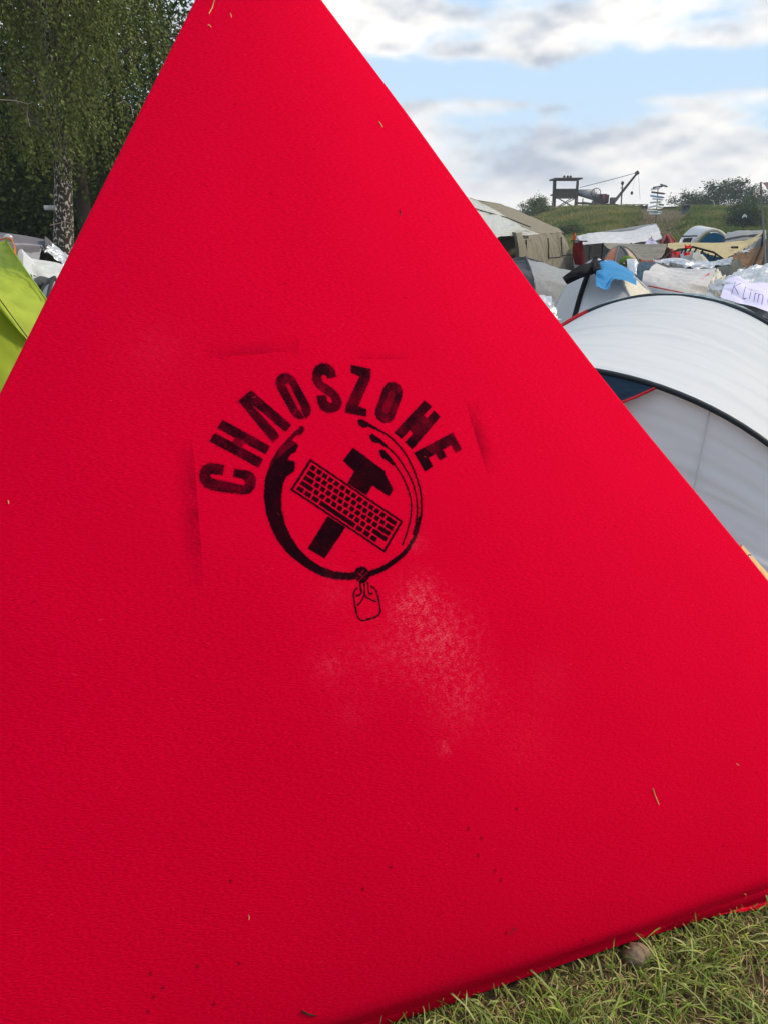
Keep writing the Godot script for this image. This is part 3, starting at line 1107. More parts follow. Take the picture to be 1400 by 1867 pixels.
	part(kt, "foil_wrap", cloth([[Vector3(4.460, 1.220, -10.200), Vector3(4.730, 1.266, -10.400), Vector3(5.012, 1.313, -10.600), Vector3(5.459, 1.376, -10.800), Vector3(6.156, 1.167, -10.800)], [Vector3(4.961, 0.0, -11.200), Vector3(5.329, 0.0, -11.500), Vector3(5.792, 0.0, -11.800), Vector3(6.256, 0.0, -11.900), Vector3(7.116, 0.0, -11.800)]], 40, 30, 0.035, 1.2, 3.4, 13, true), foil_mat())
	var sheet := StandardMaterial3D.new()
	sheet.albedo_texture = ImageTexture.create_from_image(letter_sheet())
	sheet.roughness = 0.8
	sheet.normal_enabled = true
	sheet.normal_texture = tex.wrinkle
	sheet.normal_scale = 0.2
	sheet.cull_mode = BaseMaterial3D.CULL_DISABLED
	var net := [[Vector3(3.629, 1.230, -8.530), Vector3(3.731, 1.260, -8.480), Vector3(3.799, 1.207, -8.330), Vector3(3.971, 1.191, -8.330), Vector3(4.286, 1.155, -8.380)], [Vector3(3.427, 1.164, -8.130), Vector3(3.553, 1.183, -8.080), Vector3(3.630, 1.140, -7.930), Vector3(3.774, 1.112, -7.880), Vector3(4.103, 1.063, -7.980)], [Vector3(3.286, 1.105, -7.830), Vector3(3.372, 1.070, -7.680), Vector3(3.481, 1.027, -7.580), Vector3(3.587, 0.974, -7.430), Vector3(3.882, 0.894, -7.480)]]
	solo("lettered_sheet", unit_uv(cloth(net, 40, 26, 0.035, 1.2, 1.6, 4)), sheet, "lavender sheet hand-lettered in purple on the foil-wrapped tent", "sheet")
	# pale tunnel tent behind the big white one
	var pale := cloth_mat("tent_pale", Color(0.78, 0.78, 0.79), 0.65, 0.3, 1.5, 0.4)
	var pt := thing("tunnel_tent", Vector3(4.180, 0.0, -11.000), "pale grey tunnel tent with red guy lines and a peaked entrance", "tent")
	part(pt, "canopy", cloth([[Vector3(4.019, 1.284, -12.000), Vector3(4.191, 1.221, -11.800), Vector3(4.416, 1.191, -11.600), Vector3(4.662, 1.214, -11.400)], [Vector3(3.533, 1.223, -10.800), Vector3(3.745, 1.141, -10.600), Vector3(3.984, 1.119, -10.500), Vector3(4.302, 1.121, -10.600)], [Vector3(3.197, 1.138, -10.000), Vector3(3.459, 1.052, -9.900), Vector3(3.732, 1.026, -9.900), Vector3(4.038, 0.960, -10.000)], [Vector3(3.196, 0.0, -9.700), Vector3(3.471, 0.0, -9.600), Vector3(3.743, 0.0, -9.600), Vector3(4.055, 0.0, -9.700)]], 60, 50, 0.05, 0.7, 5.0, 44), pale)
	part(pt, "canopy_back", cloth([[Vector3(4.019, 1.284, -12.000), Vector3(4.358, 1.195, -11.700), Vector3(4.662, 1.214, -11.400)], [Vector3(4.605, 0.0, -13.200), Vector3(4.992, 0.0, -13.000), Vector3(5.414, 0.0, -12.700)]], 20, 14, 0.02, 1.0, 4.0, 45), pale)
	part(pt, "entrance_flap", cloth([[Vector3(4.633, 1.199, -11.400), Vector3(4.677, 1.214, -11.400), Vector3(4.769, 1.180, -11.500)], [Vector3(4.332, 1.088, -10.700), Vector3(4.481, 1.097, -10.800), Vector3(4.624, 1.086, -11.000)], [Vector3(4.077, 0.960, -10.100), Vector3(4.209, 0.994, -10.200), Vector3(4.698, 1.067, -11.100)], [Vector3(4.080, 0.0, -9.800), Vector3(4.232, 0.0, -9.900), Vector3(4.929, 0.0, -11.200)]], 20, 30, 0.03, 4.0, 2.0, 46), cream)
	part(pt, "vent", cloth([[Vector3(4.619, 1.181, -11.300), Vector3(4.671, 1.188, -11.300)], [Vector3(4.502, 1.101, -11.000), Vector3(4.567, 1.115, -11.000)]], 8, 8, 0.03, 6.0, 6.0, 2), cloth_mat("vent_dark", Color(0.13, 0.09, 0.11)))
	part(pt, "side_panel", cloth([[Vector3(3.593, 1.262, -12.200), Vector3(3.770, 1.301, -12.200), Vector3(3.753, 1.268, -12.000)], [Vector3(3.358, 1.236, -11.200), Vector3(3.427, 1.225, -11.100), Vector3(3.434, 1.158, -11.000)], [Vector3(3.259, 0.0, -10.500), Vector3(3.333, 0.0, -10.500), Vector3(3.407, 0.0, -10.500)]], 20, 24, 0.02, 3.0, 3.0, 50, true), foil_mat())
	part(pt, "side_panel", cloth([[Vector3(3.783, 1.281, -12.100), Vector3(3.952, 1.293, -12.200), Vector3(4.060, 1.281, -12.100)], [Vector3(3.507, 1.188, -11.300), Vector3(3.583, 1.185, -11.200), Vector3(3.646, 1.211, -11.100)], [Vector3(3.382, 1.148, -10.900), Vector3(3.298, 1.104, -10.400), Vector3(3.337, 1.131, -10.400)]], 16, 20, 0.03, 2.0, 3.0, 51), cloth_mat("tent_slate", Color(0.20, 0.31, 0.38), 0.7, 0.2))
	for g in [[Vector3(4.070, 1.097, -10.400), Vector3(4.572, 1.188, -11.300)], [Vector3(3.181, 1.083, -9.700), Vector3(3.541, 1.014, -9.500)]]:
		part(pt, "guy_line", tube(g, 0.008, -1, 5), plain("line_red", Color(0.75, 0.25, 0.22), 0.8))
	# dark green-grey tent with white foil slumped along its ridge
	var slate := cloth_mat("tent_greengrey", Color(0.33, 0.36, 0.35), 0.75, 0.2)
	var dg := thing("ridge_tent", Vector3(5.446, 0.0, -13.000), "dark green-grey ridge tent with foil slumped along its ridge", "tent")
	part(dg, "roof_side", cloth([[Vector3(4.801, 1.211, -13.800), Vector3(5.154, 1.147, -13.600), Vector3(5.436, 1.189, -13.400), Vector3(5.569, 1.287, -13.000)], [Vector3(4.484, 1.127, -12.600), Vector3(4.792, 1.091, -12.500), Vector3(5.049, 1.095, -12.400), Vector3(5.301, 1.095, -12.400)], [Vector3(4.485, 0.0, -12.200), Vector3(4.826, 0.0, -12.200), Vector3(5.125, 0.0, -12.200), Vector3(5.389, 0.0, -12.300)]], 40, 24, 0.04, 1.5, 3.0, 52), slate)
	part(dg, "roof_end", cloth([[Vector3(5.551, 1.287, -13.000), Vector3(5.586, 1.287, -13.000)], [Vector3(5.338, 1.131, -12.500), Vector3(5.866, 1.176, -13.300)], [Vector3(5.389, 0.0, -12.300), Vector3(6.331, 0.0, -13.600)]], 16, 20, 0.02, 2.0, 3.0, 53), slate)
	part(dg, "end_seam", tube([Vector3(5.400, 1.222, -12.700), Vector3(5.276, 1.095, -12.400), Vector3(5.339, 0.0, -12.200)], 0.008, -1, 5), plain("line_red", Color(0.75, 0.25, 0.22), 0.8))
	solo("foil_sheet", cloth([[Vector3(4.697, 1.226, -14.200), Vector3(5.111, 1.259, -14.300), Vector3(5.465, 1.217, -14.200), Vector3(5.722, 1.244, -13.900), Vector3(5.745, 1.301, -13.400)], [Vector3(4.527, 1.215, -13.400), Vector3(4.803, 1.253, -13.300), Vector3(5.132, 1.196, -13.200), Vector3(5.383, 1.216, -13.100), Vector3(5.527, 1.281, -12.900)], [Vector3(4.519, 1.202, -12.800), Vector3(4.721, 1.177, -12.800), Vector3(4.906, 1.160, -12.600), Vector3(5.198, 1.189, -12.700), Vector3(5.379, 1.249, -12.600)]], 90, 34, 0.07, 1.8, 2.6, 15, true), foil_mat(), "long white-silver foil slumped over the dark green-grey ridge tent", "foil sheet")

func unit_uv(mesh: ArrayMesh) -> ArrayMesh:
	var arr := mesh.surface_get_arrays(0)
	var uv: PackedVector2Array = arr[Mesh.ARRAY_TEX_UV]
	var hi := Vector2.ZERO
	for p in uv:
		hi = hi.max(p)
	for i in uv.size():
		uv[i] /= hi
	arr[Mesh.ARRAY_TEX_UV] = uv
	var out := ArrayMesh.new()
	out.add_surface_from_arrays(Mesh.PRIMITIVE_TRIANGLES, arr)
	return out

func letter_sheet() -> Image:
	mask = Image.create(1024, 512, false, Image.FORMAT_RGB8)
	mask.fill(Color(0.80, 0.79, 0.90))
	var ink := Color(0.36, 0.31, 0.58)
	var w := 11.0
	var h := 250.0
	var y := 150.0
	for s in [[190, y, 168, y + h], [305, y + 15, 182, y + h * 0.55], [182, y + h * 0.52, 285, y + h * 0.98],
			[400, y + 40, 372, y + h * 0.98, 395, y + h * 1.12, 425, y + h * 1.08],
			[492, y + h * 0.60, 480, y + h * 1.05], [500, y + h * 0.38, 504, y + h * 0.40],
			[565, y + h * 0.60, 555, y + h * 1.10], [560, y + h * 0.75, 600, y + h * 0.60, 625, y + h * 0.72, 615, y + h * 1.08], [620, y + h * 0.78, 660, y + h * 0.62, 688, y + h * 0.75, 680, y + h * 1.12],
			[830, y + h * 0.66, 780, y + h * 0.66, 755, y + h * 0.90, 780, y + h * 1.12, 825, y + h * 0.98], [832, y + h * 0.62, 828, y + h * 1.15]]:
		stroke(s, w, w, ink)
	mask.resize(512, 256, Image.INTERPOLATE_TRILINEAR)
	return mask

# ---------------------------------------------------------------- the farther tents
func build_far_camp() -> void:
	# khaki canvas tent with a pale fly over its near half
	var khaki := cloth_mat("canvas_khaki", Color(0.51, 0.495, 0.445), 0.9, 0.1, 1.0, 0.8)
	var roofc := cloth_mat("canvas_khaki", Color(0.51, 0.495, 0.445), 0.9, 0.1, 1.0, 0.8)
	var o := thing("canvas_tent", Vector3(4.440, 0.0, -26.000), "large khaki canvas tent with a pale fly over its roof", "tent")
	part(o, "roof", cloth([[Vector3(1.327, 2.830, -22.500), Vector3(2.698, 2.688, -25.000), Vector3(4.064, 2.607, -28.000), Vector3(5.589, 2.308, -31.000)], [Vector3(1.893, 2.199, -22.000), Vector3(3.085, 2.185, -24.500), Vector3(4.563, 2.131, -27.500), Vector3(6.287, 2.038, -31.000)], [Vector3(2.297, 1.677, -21.500), Vector3(3.300, 1.708, -23.000), Vector3(4.862, 1.733, -26.500), Vector3(6.693, 1.765, -30.500)]], 40, 24, 0.05, 0.6, 1.2, 80), roofc)
	part(o, "roof_back", cloth([[Vector3(1.327, 2.830, -22.500), Vector3(2.698, 2.688, -25.000), Vector3(4.064, 2.607, -28.000), Vector3(5.589, 2.308, -31.000)], [Vector3(1.868, 1.738, -28.000), Vector3(3.723, 1.747, -31.000), Vector3(5.443, 1.778, -34.000), Vector3(7.204, 1.786, -36.000)]], 20, 10, 0.03, 0.6, 1.2, 81), roofc)
	part(o, "side_wall", cloth([[Vector3(3.540, 1.734, -22.300), Vector3(4.593, 1.730, -25.500), Vector3(5.604, 1.738, -28.000), Vector3(6.693, 1.765, -30.500)], [Vector3(3.622, 1.301, -22.100), Vector3(4.743, 1.248, -25.400), Vector3(5.830, 1.207, -28.000), Vector3(6.946, 1.186, -30.600)], [Vector3(3.772, 0.0, -22.000), Vector3(4.980, 0.0, -25.300), Vector3(6.149, 0.0, -28.000), Vector3(7.314, 0.0, -30.700)]], 90, 26, 0.14, 1.4, 0.22, 82), khaki)
	part(o, "end_wall", cloth([[Vector3(1.629, 1.957, -24.500), Vector3(2.899, 2.132, -25.700), Vector3(4.413, 1.849, -26.500)], [Vector3(1.774, 0.0, -24.700), Vector3(3.173, 0.0, -25.800), Vector3(4.685, 0.0, -26.600)]], 20, 14, 0.08, 1.5, 0.5, 83), khaki)
	part(o, "door_flap", cloth([[Vector3(3.466, 1.748, -22.400), Vector3(3.539, 1.734, -22.200)], [Vector3(3.561, 1.368, -22.300), Vector3(3.620, 1.302, -22.000)], [Vector3(3.685, 0.0, -22.400), Vector3(3.755, 0.0, -21.900)]], 8, 14, 0.05, 4.0, 1.0, 84), khaki)
	for k in [[958, 437, 965, 474, 24.2], [998, 434, 992, 466, 26.6], [1018, 430, 1026, 462, 28.8]]:
		var a: float = k[4]
		var st := begin()
		var x0: float = k[0]
		var top: Vector3 = Vector3(4.073, 1.546, -23.600)
		if x0 > 990.0:
			top = Vector3(5.339, 1.583, -26.800)
		if x0 > 1010.0:
			top = Vector3(6.218, 1.614, -28.900)
		add_tube(st, [top, top + Vector3(0.06, -0.62, 0.1)], 0.022, -1, 5)
		add_tube(st, [top + Vector3(0.06, -0.62, 0.1), top + Vector3(0.50, -0.60, -0.25)], 0.02, -1, 5)
		part(o, "strap", done(st), plain("strap_dark", Color(0.10, 0.10, 0.09), 0.9))
	part(o, "fly", cloth([[Vector3(1.459, 2.914, -22.300), Vector3(2.317, 2.697, -23.500), Vector3(2.848, 2.514, -24.000)], [Vector3(1.855, 2.322, -21.600), Vector3(2.739, 2.252, -23.000), Vector3(3.806, 2.077, -24.400)], [Vector3(2.085, 1.624, -20.800), Vector3(2.907, 1.760, -21.800), Vector3(3.860, 1.914, -23.400)], [Vector3(2.486, 1.442, -20.600), Vector3(3.145, 1.650, -21.600), Vector3(4.739, 1.697, -25.000)]], 50, 40, 0.06, 0.6, 1.5, 85), cloth_mat("canvas_fly", Color(0.71, 0.73, 0.73), 0.85, 0.15, 1.0, 0.5), "pale grey fly sheet over the near roof")
	part(o, "fly_seam", tube([Vector3(2.078, 2.449, -22.200), Vector3(2.749, 2.297, -23.100), Vector3(3.514, 2.162, -24.100), Vector3(4.373, 1.898, -24.700)], 0.016, -1, 5), plain("strap_dark", Color(0.10, 0.10, 0.09)))
	# long white awning in the background
	var wt := cloth_mat("awning_white", Color(0.80, 0.81, 0.83), 0.7, 0.3, 0.6, 0.4)
	var aw := thing("awning_tent", Vector3(8.785, 0.0, -30.000), "long white awning tent sagging along its roof, below the hill", "tent")
	part(aw, "roof", cloth([[Vector3(7.714, 1.650, -33.000), Vector3(8.364, 1.774, -33.000), Vector3(9.676, 1.857, -33.000), Vector3(10.854, 2.125, -33.000)], [Vector3(7.362, 1.513, -31.000), Vector3(7.975, 1.611, -31.000), Vector3(9.214, 1.650, -31.000), Vector3(10.512, 1.887, -31.500)], [Vector3(6.998, 1.357, -29.000), Vector3(7.576, 1.412, -29.000), Vector3(8.742, 1.412, -29.000), Vector3(10.168, 1.574, -30.000)]], 50, 20, 0.08, 0.6, 2.5, 90), wt)
	part(aw, "end_wall", cloth([[Vector3(7.714, 1.650, -33.000), Vector3(7.384, 1.494, -31.000), Vector3(6.998, 1.357, -29.000)], [Vector3(7.545, 1.239, -32.500), Vector3(7.329, 1.160, -31.000), Vector3(6.912, 1.068, -28.700)], [Vector3(7.603, 0.0, -32.500), Vector3(7.427, 0.0, -31.000), Vector3(7.003, 0.0, -28.700)]], 16, 16, 0.06, 2.0, 1.0, 91), wt)
	part(aw, "end_wall", cloth([[Vector3(10.854, 2.125, -33.000), Vector3(10.168, 1.574, -30.000)], [Vector3(11.554, 0.0, -33.000), Vector3(10.522, 0.0, -30.000)]], 10, 12, 0.05, 2.0, 1.0, 92), wt)
	part(aw, "back_wall", cloth([[Vector3(7.714, 1.650, -33.000), Vector3(10.854, 2.125, -33.000)], [Vector3(8.086, 0.0, -34.000), Vector3(11.782, 0.0, -34.000)]], 10, 8, 0.03, 1.0, 1.0, 93), wt)
	for k in [Vector3(7.243, 1.323, -28.800), Vector3(8.681, 1.414, -28.800)]:
		part(aw, "pole", tube([k, Vector3(k.x, 0, k.z)], 0.04, -1, 6), plain("pole_grey", Color(0.25, 0.26, 0.28)))
	solo("red_blanket", cloth([[Vector3(6.357, 1.459, -27.600), Vector3(6.500, 1.459, -27.500), Vector3(6.640, 1.477, -27.400)], [Vector3(6.346, 1.092, -27.500), Vector3(6.502, 1.097, -27.300), Vector3(6.653, 1.112, -27.400)], [Vector3(6.467, 0.740, -27.500), Vector3(6.571, 0.711, -27.300), Vector3(6.742, 0.726, -27.400)]], 20, 24, 0.10, 2.5, 0.6, 94), cloth_mat("blanket_red", Color(0.40, 0.03, 0.08), 0.9, 0.1), "dark red blanket hanging at the end of the white awning", "blanket")
	part(get_node("red_blanket"), "line", tube([Vector3(6.258, 1.494, -27.500), Vector3(6.787, 1.477, -27.400)], 0.02, -1, 5), plain("strap_dark", Color(0.1, 0.1, 0.09)))
	var fl := thing("pennant", Vector3(7.787, 0.0, -33.500), "orange pennant on a stick beside the white awning", "flag")
	part(fl, "stick", tube([Vector3(7.764, 0.0, -33.500), Vector3(7.731, 1.776, -33.500)], 0.02, -1, 5), plain("strap_dark", Color(0.1, 0.1, 0.09)))
	part(fl, "flag", cloth([[Vector3(7.731, 1.776, -33.400), Vector3(7.777, 1.755, -33.400)], [Vector3(7.643, 1.482, -33.400), Vector3(7.776, 1.503, -33.400)]], 6, 10, 0.05, 3.0, 3.0, 3), cloth_mat("flag_orange", Color(0.92, 0.36, 0.18), 0.8, 0.4))
	# peach and charcoal dome with a green vent, under the grey tarp
	var peach := cloth_mat("peach", Color(0.80, 0.50, 0.38), 0.75, 0.3)
	var nude := cloth_mat("nude", Color(0.70, 0.62, 0.56), 0.75, 0.3)
	var char := cloth_mat("tent_charcoal", Color(0.32, 0.33, 0.35))
	var pd := thing("dome_tent", Vector3(5.339, 0.0, -18.000), "peach and charcoal dome tent with a green oval vent", "tent")
	dome(pd, [Vector3(4.347, 0.0, -17.000), Vector3(4.542, 0.0, -16.200), Vector3(5.102, 0.0, -16.200), Vector3(5.775, 0.0, -17.500), Vector3(6.326, 0.0, -20.000), Vector3(5.363, 0.0, -20.000)], Vector3(5.168, 1.434, -18.000), 0.95, 0.03, [peach, char, nude, nude, char, peach], plain("pole_grey", Color(0.25, 0.26, 0.28)), 0.025, 100)
	part(pd, "vent", ball(Vector3(4.892, 1.171, -16.400), Vector3(0.15, 0.10, 0.06), 5, 0.1), cloth_mat("vent_green", Color(0.40, 0.52, 0.22), 0.7, 0.3), "green oval vent")
	# grey tarp and beige tarp stretched across the middle
	var tarp := cloth_mat("tarp_grey", Color(0.52, 0.51, 0.47), 0.8, 0.2, 0.8, 0.5)
	var gt := thing("grey_tarp", Vector3(6.489, 0.0, -21.000), "taut grey tarp stretched low across the middle of the camp", "tarp")
	part(gt, "sheet", cloth([[Vector3(5.865, 1.470, -22.000), Vector3(6.633, 1.456, -22.000), Vector3(7.419, 1.460, -21.500)], [Vector3(5.783, 1.318, -21.000), Vector3(6.493, 1.278, -21.000), Vector3(7.064, 1.326, -20.500)], [Vector3(6.066, 1.142, -20.000), Vector3(6.314, 1.105, -19.500), Vector3(6.637, 1.155, -19.500)]], 40, 20, 0.06, 0.6, 2.0, 110), tarp)
	for k in [Vector3(5.865, 1.470, -22.000), Vector3(7.419, 1.460, -21.500), Vector3(6.093, 1.142, -20.000)]:
		part(gt, "pole", tube([k, Vector3(k.x, 0, k.z)], 0.025, -1, 6), plain("pole_grey", Color(0.25, 0.26, 0.28)))
	var beige := cloth_mat("tarp_beige", Color(0.72, 0.67, 0.52), 0.8, 0.25, 0.8, 0.5)
	var bt := thing("beige_tarp", Vector3(8.940, 0.0, -21.000), "wide beige tarp rising to a point beside the metal mast", "tarp")
	part(bt, "sheet", cloth([[Vector3(7.547, 1.456, -22.000), Vector3(8.693, 1.483, -22.000), Vector3(9.934, 1.551, -22.500), Vector3(10.609, 1.780, -23.000)], [Vector3(7.402, 1.345, -21.000), Vector3(8.457, 1.358, -21.000), Vector3(9.446, 1.392, -21.500), Vector3(9.850, 1.513, -21.800)], [Vector3(7.632, 1.321, -20.000), Vector3(8.131, 1.211, -19.800), Vector3(8.801, 1.290, -20.300), Vector3(9.098, 1.364, -20.600)], [Vector3(7.542, 1.265, -19.000), Vector3(7.830, 1.173, -18.800), Vector3(8.067, 1.168, -19.000), Vector3(8.422, 1.255, -19.500)]], 50, 24, 0.06, 0.6, 2.0, 111), beige)
	for k in [Vector3(10.596, 1.766, -23.000), Vector3(8.396, 1.255, -19.500), Vector3(7.542, 1.265, -19.000)]:
		part(bt, "pole", tube([k, Vector3(k.x, 0, k.z)], 0.025, -1, 6), plain("pole_grey", Color(0.25, 0.26, 0.28)))
	part(bt, "toggle", tube([Vector3(8.751, 1.377, -20.600), Vector3(8.946, 1.375, -20.700)], 0.03, -1, 5), plain("strap_dark", Color(0.1, 0.1, 0.09)))
	# light grey dome with spiky pole arc and red ribbons
	var lg := cloth_mat("tent_lightgrey", Color(0.66, 0.67, 0.66), 0.7, 0.25)
	var rd := thing("dome_tent", Vector3(6.392, 0.0, -16.500), "light grey dome tent with dark arched poles and red ribbons", "tent")
	dome(rd, [Vector3(5.485, 0.0, -16.000), Vector3(5.623, 0.0, -15.000), Vector3(6.327, 0.0, -15.200), Vector3(7.054, 0.0, -16.500), Vector3(7.522, 0.0, -18.500), Vector3(6.630, 0.0, -18.500)], Vector3(6.300, 1.387, -16.600), 0.72, 0.05, [lg], null, 0.02, 120)
	part(rd, "hoop", tube([Vector3(5.212, 0.0, -15.400), Vector3(5.267, 1.174, -15.600), Vector3(5.581, 1.348, -15.900), Vector3(6.108, 1.445, -16.200), Vector3(6.455, 1.346, -16.000), Vector3(6.584, 1.229, -15.800), Vector3(6.853, 0.0, -15.800)], 0.02, -1, 6), plain("strap_dark", Color(0.1, 0.1, 0.09)))
	for k in [[Vector3(5.510, 1.317, -15.900), 0.10], [Vector3(5.891, 1.416, -16.100), 0.06], [Vector3(5.965, 1.426, -16.100), 0.06], [Vector3(6.050, 1.436, -16.100), 0.06], [Vector3(6.158, 1.436, -16.100), 0.06], [Vector3(6.292, 1.406, -16.100), 0.06], [Vector3(6.504, 1.305, -16.000), 0.10]]:
		var c: Vector3 = k[0]
		part(rd, "pole_clip", tube([c, c - Vector3(0.04, k[1] * 1.6, 0)], 0.018, -1, 5), plain("strap_dark", Color(0.1, 0.1, 0.09)))
	var rib := cloth_mat("ribbon_red", Color(0.86, 0.06, 0.09), 0.7, 0.3)
	var which := ["topmost red ribbon knot tied on the light grey dome's arched pole", "leftmost red ribbon knot tied on the light grey dome's arched pole", "lowest right red ribbon knot tied on the light grey dome"]
	var spots := [Vector3(5.887, 1.459, -15.900), Vector3(5.607, 1.342, -15.700), Vector3(5.735, 1.336, -15.500)]
	for i in 3:
		var c: Vector3 = spots[i]
		solo("red_ribbon", cloth([[c + Vector3(-0.06, 0.035, 0), c + Vector3(0, 0.01, 0.03), c + Vector3(0.06, 0.04, 0)], [c + Vector3(-0.05, -0.04, 0.03), c + Vector3(0, -0.03, 0.05), c + Vector3(0.07, -0.035, 0.03)]], 10, 8, 0.02, 8.0, 8.0, 30 + i), rib, which[i], "ribbon", "red ribbons")
	# brown tarp low at the right
	var br := thing("brown_tarp", Vector3(6.752, 0.0, -14.500), "brown tarp sloping down in front of the metal mast", "tarp")
	part(br, "sheet", cloth([[Vector3(6.663, 1.269, -15.800), Vector3(6.909, 1.330, -15.800), Vector3(7.370, 1.500, -15.800)], [Vector3(6.436, 1.214, -14.900), Vector3(6.612, 1.217, -14.800), Vector3(6.937, 1.348, -14.900)], [Vector3(6.344, 1.116, -14.200), Vector3(6.435, 1.143, -14.200), Vector3(6.643, 1.214, -14.300)]], 34, 20, 0.06, 1.0, 2.0, 130), cloth_mat("tarp_brown", Color(0.47, 0.36, 0.26), 0.85, 0.2, 1.0, 0.5))
	part(br, "sheet", cloth([[Vector3(6.344, 1.116, -14.200), Vector3(6.455, 1.143, -14.200), Vector3(6.643, 1.214, -14.300)], [Vector3(6.407, 0.0, -13.900), Vector3(6.532, 0.0, -13.900), Vector3(6.743, 0.0, -14.000)]], 20, 14, 0.04, 1.0, 2.0, 131), cloth_mat("tarp_brown", Color(0.47, 0.36, 0.26)))
	part(br, "pole", tube([Vector3(7.358, 1.530, -15.900), Vector3(6.412, 1.129, -14.100), Vector3(6.509, 0.0, -14.000)], 0.018, -1, 6), plain("strap_dark", Color(0.1, 0.1, 0.09)))
	solo("foil_scrap", cloth([[Vector3(7.187, 1.359, -16.400), Vector3(7.292, 1.391, -16.400), Vector3(7.428, 1.370, -16.400)], [Vector3(6.864, 1.334, -15.600), Vector3(6.965, 1.354, -15.600), Vector3(7.114, 1.344, -15.600)]], 16, 10, 0.03, 5.0, 5.0, 33, true), foil_mat(), "scrap of silver foil lying on the upper edge of the brown tarp", "foil sheet")
	# dark tents under the beige tarp's point
	var dk := thing("dome_tent", Vector3(11.086, 0.0, -24.000), "dark grey dome tent under the raised corner of the beige tarp", "tent")
	dome(dk, [Vector3(10.055, 0.0, -22.500), Vector3(10.335, 0.0, -22.000), Vector3(11.907, 0.0, -24.000), Vector3(12.665, 0.0, -26.500), Vector3(11.632, 0.0, -26.000)], Vector3(11.006, 1.590, -24.000), 0.95, 0.05, [char, cloth_mat("tent_black", Color(0.14, 0.15, 0.18), 0.8, 0.1)], null, 0.02, 140)
	# grey-silver low tents behind the beige tarp
	var gs := thing("ridge_tent", Vector3(14.148, 0.0, -32.000), "grey striped ridge tent behind the beige tarp, left of the mast", "tent")
	part(gs, "roof_side", cloth([[Vector3(14.297, 1.714, -34.000), Vector3(14.961, 1.821, -34.000), Vector3(15.751, 1.842, -34.000)], [Vector3(13.300, 1.610, -32.000), Vector3(13.993, 1.690, -32.000), Vector3(14.869, 1.690, -32.000)], [Vector3(12.565, 0.0, -30.000), Vector3(13.382, 0.0, -30.000), Vector3(14.261, 0.0, -30.000)]], 30, 20, 0.06, 1.0, 2.0, 141), cloth_mat("tent_grey", Color(0.56, 0.58, 0.60)))
	part(gs, "roof_back", cloth([[Vector3(14.297, 1.714, -34.000), Vector3(15.751, 1.842, -34.000)], [Vector3(15.566, 0.0, -37.000), Vector3(17.574, 0.0, -37.000)]], 10, 8, 0.03, 1.0, 1.0, 142), cloth_mat("tent_grey", Color(0.56, 0.58, 0.60)))
	part(gs, "stripe", cloth([[Vector3(12.610, 1.515, -30.600), Vector3(13.821, 1.670, -31.600), Vector3(14.596, 1.710, -31.600)], [Vector3(12.494, 1.460, -30.200), Vector3(13.659, 1.591, -31.200), Vector3(14.421, 1.650, -31.200)]], 20, 4, 0.03, 1.0, 1.0, 143), cloth_mat("tent_black", Color(0.14, 0.15, 0.18)))
	# white and blue dome below the path
	var bd := thing("tunnel_tent", Vector3(14.174, 0.0, -36.000), "white tunnel tent with a bright blue front below the mown path", "tent")
	var wht := cloth_mat("tent_white", Color(0.84, 0.85, 0.87))
	var front := Vector3(14.001, 0.0, -35.000)
	var rear := Vector3(14.673, 0.0, -38.500)
	var yaw := 0.35
	var h0 := hoop(front, yaw, 0.92, 1.95, 0.8, 24)
	var h1 := hoop(rear, yaw, 0.95, 2.1, 0.8, 24)
	part(bd, "canopy", cloth([h1, h0], 40, 12, 0.02, 1.5, 3.0, 150), wht)
	var blu := cloth_mat("tent_blue", Color(0.09, 0.36, 0.50), 0.7, 0.25)
	var fw := [[], []]
	for p in hoop(front, yaw, 0.80, 1.78, 0.8, 24):
		fw[0].append(p + Vector3(0, 0, 0.10))
		fw[1].append(Vector3(p.x, 0.0, p.z + 0.25))
	part(bd, "front_door", cloth(fw, 30, 10, 0.02, 1.5, 3.0, 151), blu, "bright blue front door")
	part(bd, "front_rim", tube(hoop(front, yaw, 0.88, 1.88, 0.8, 24), 0.07, -1, 6), cloth_mat("tent_cream", Color(0.83, 0.82, 0.77)))
	part(bd, "side_window", cloth([[Vector3(13.140, 1.559, -36.000), Vector3(13.297, 1.583, -35.400)], [Vector3(12.928, 1.336, -35.600), Vector3(13.085, 1.341, -35.000)]], 8, 8, 0.02, 2.0, 2.0, 152), cloth_mat("vent_dark", Color(0.13, 0.09, 0.11)))
	part(bd, "seam_line", tube([Vector3(13.023, 1.627, -35.900), Vector3(13.477, 1.650, -35.400)], 0.03, -1, 5), plain("strap_dark", Color(0.1, 0.1, 0.09)))
	var wl := thing("low_tent", Vector3(13.099, 0.0, -36.000), "small pale tent left of the white and blue tunnel tent", "tent")
	dome(wl, [Vector3(12.408, 0.0, -35.000), Vector3(13.074, 0.0, -35.000), Vector3(14.227, 0.0, -38.000), Vector3(13.660, 0.0, -38.000)], Vector3(13.179, 1.535, -36.500), 0.4, 0.1, [wht], null, 0.02, 153)
	# red and dark dome, orange one and a lavender sheet beside it
	var rdm := thing("dome_tent", Vector3(10.522, 0.0, -30.000), "dark red dome tent between the white awning and the blue-fronted tent", "tent")
	dome(rdm, [Vector3(9.723, 0.0, -29.000), Vector3(10.142, 0.0, -28.500), Vector3(10.992, 0.0, -30.000), Vector3(11.428, 0.0, -32.000), Vector3(10.796, 0.0, -32.000)], Vector3(10.297, 1.669, -30.000), 0.95, 0.05, [cloth_mat("tent_maroon", Color(0.30, 0.12, 0.13), 0.75, 0.2), cloth_mat("tent_wine", Color(0.45, 0.12, 0.13), 0.75, 0.2)], plain("trim_maroon", Color(0.5, 0.14, 0.16), 0.7), 0.05, 160)
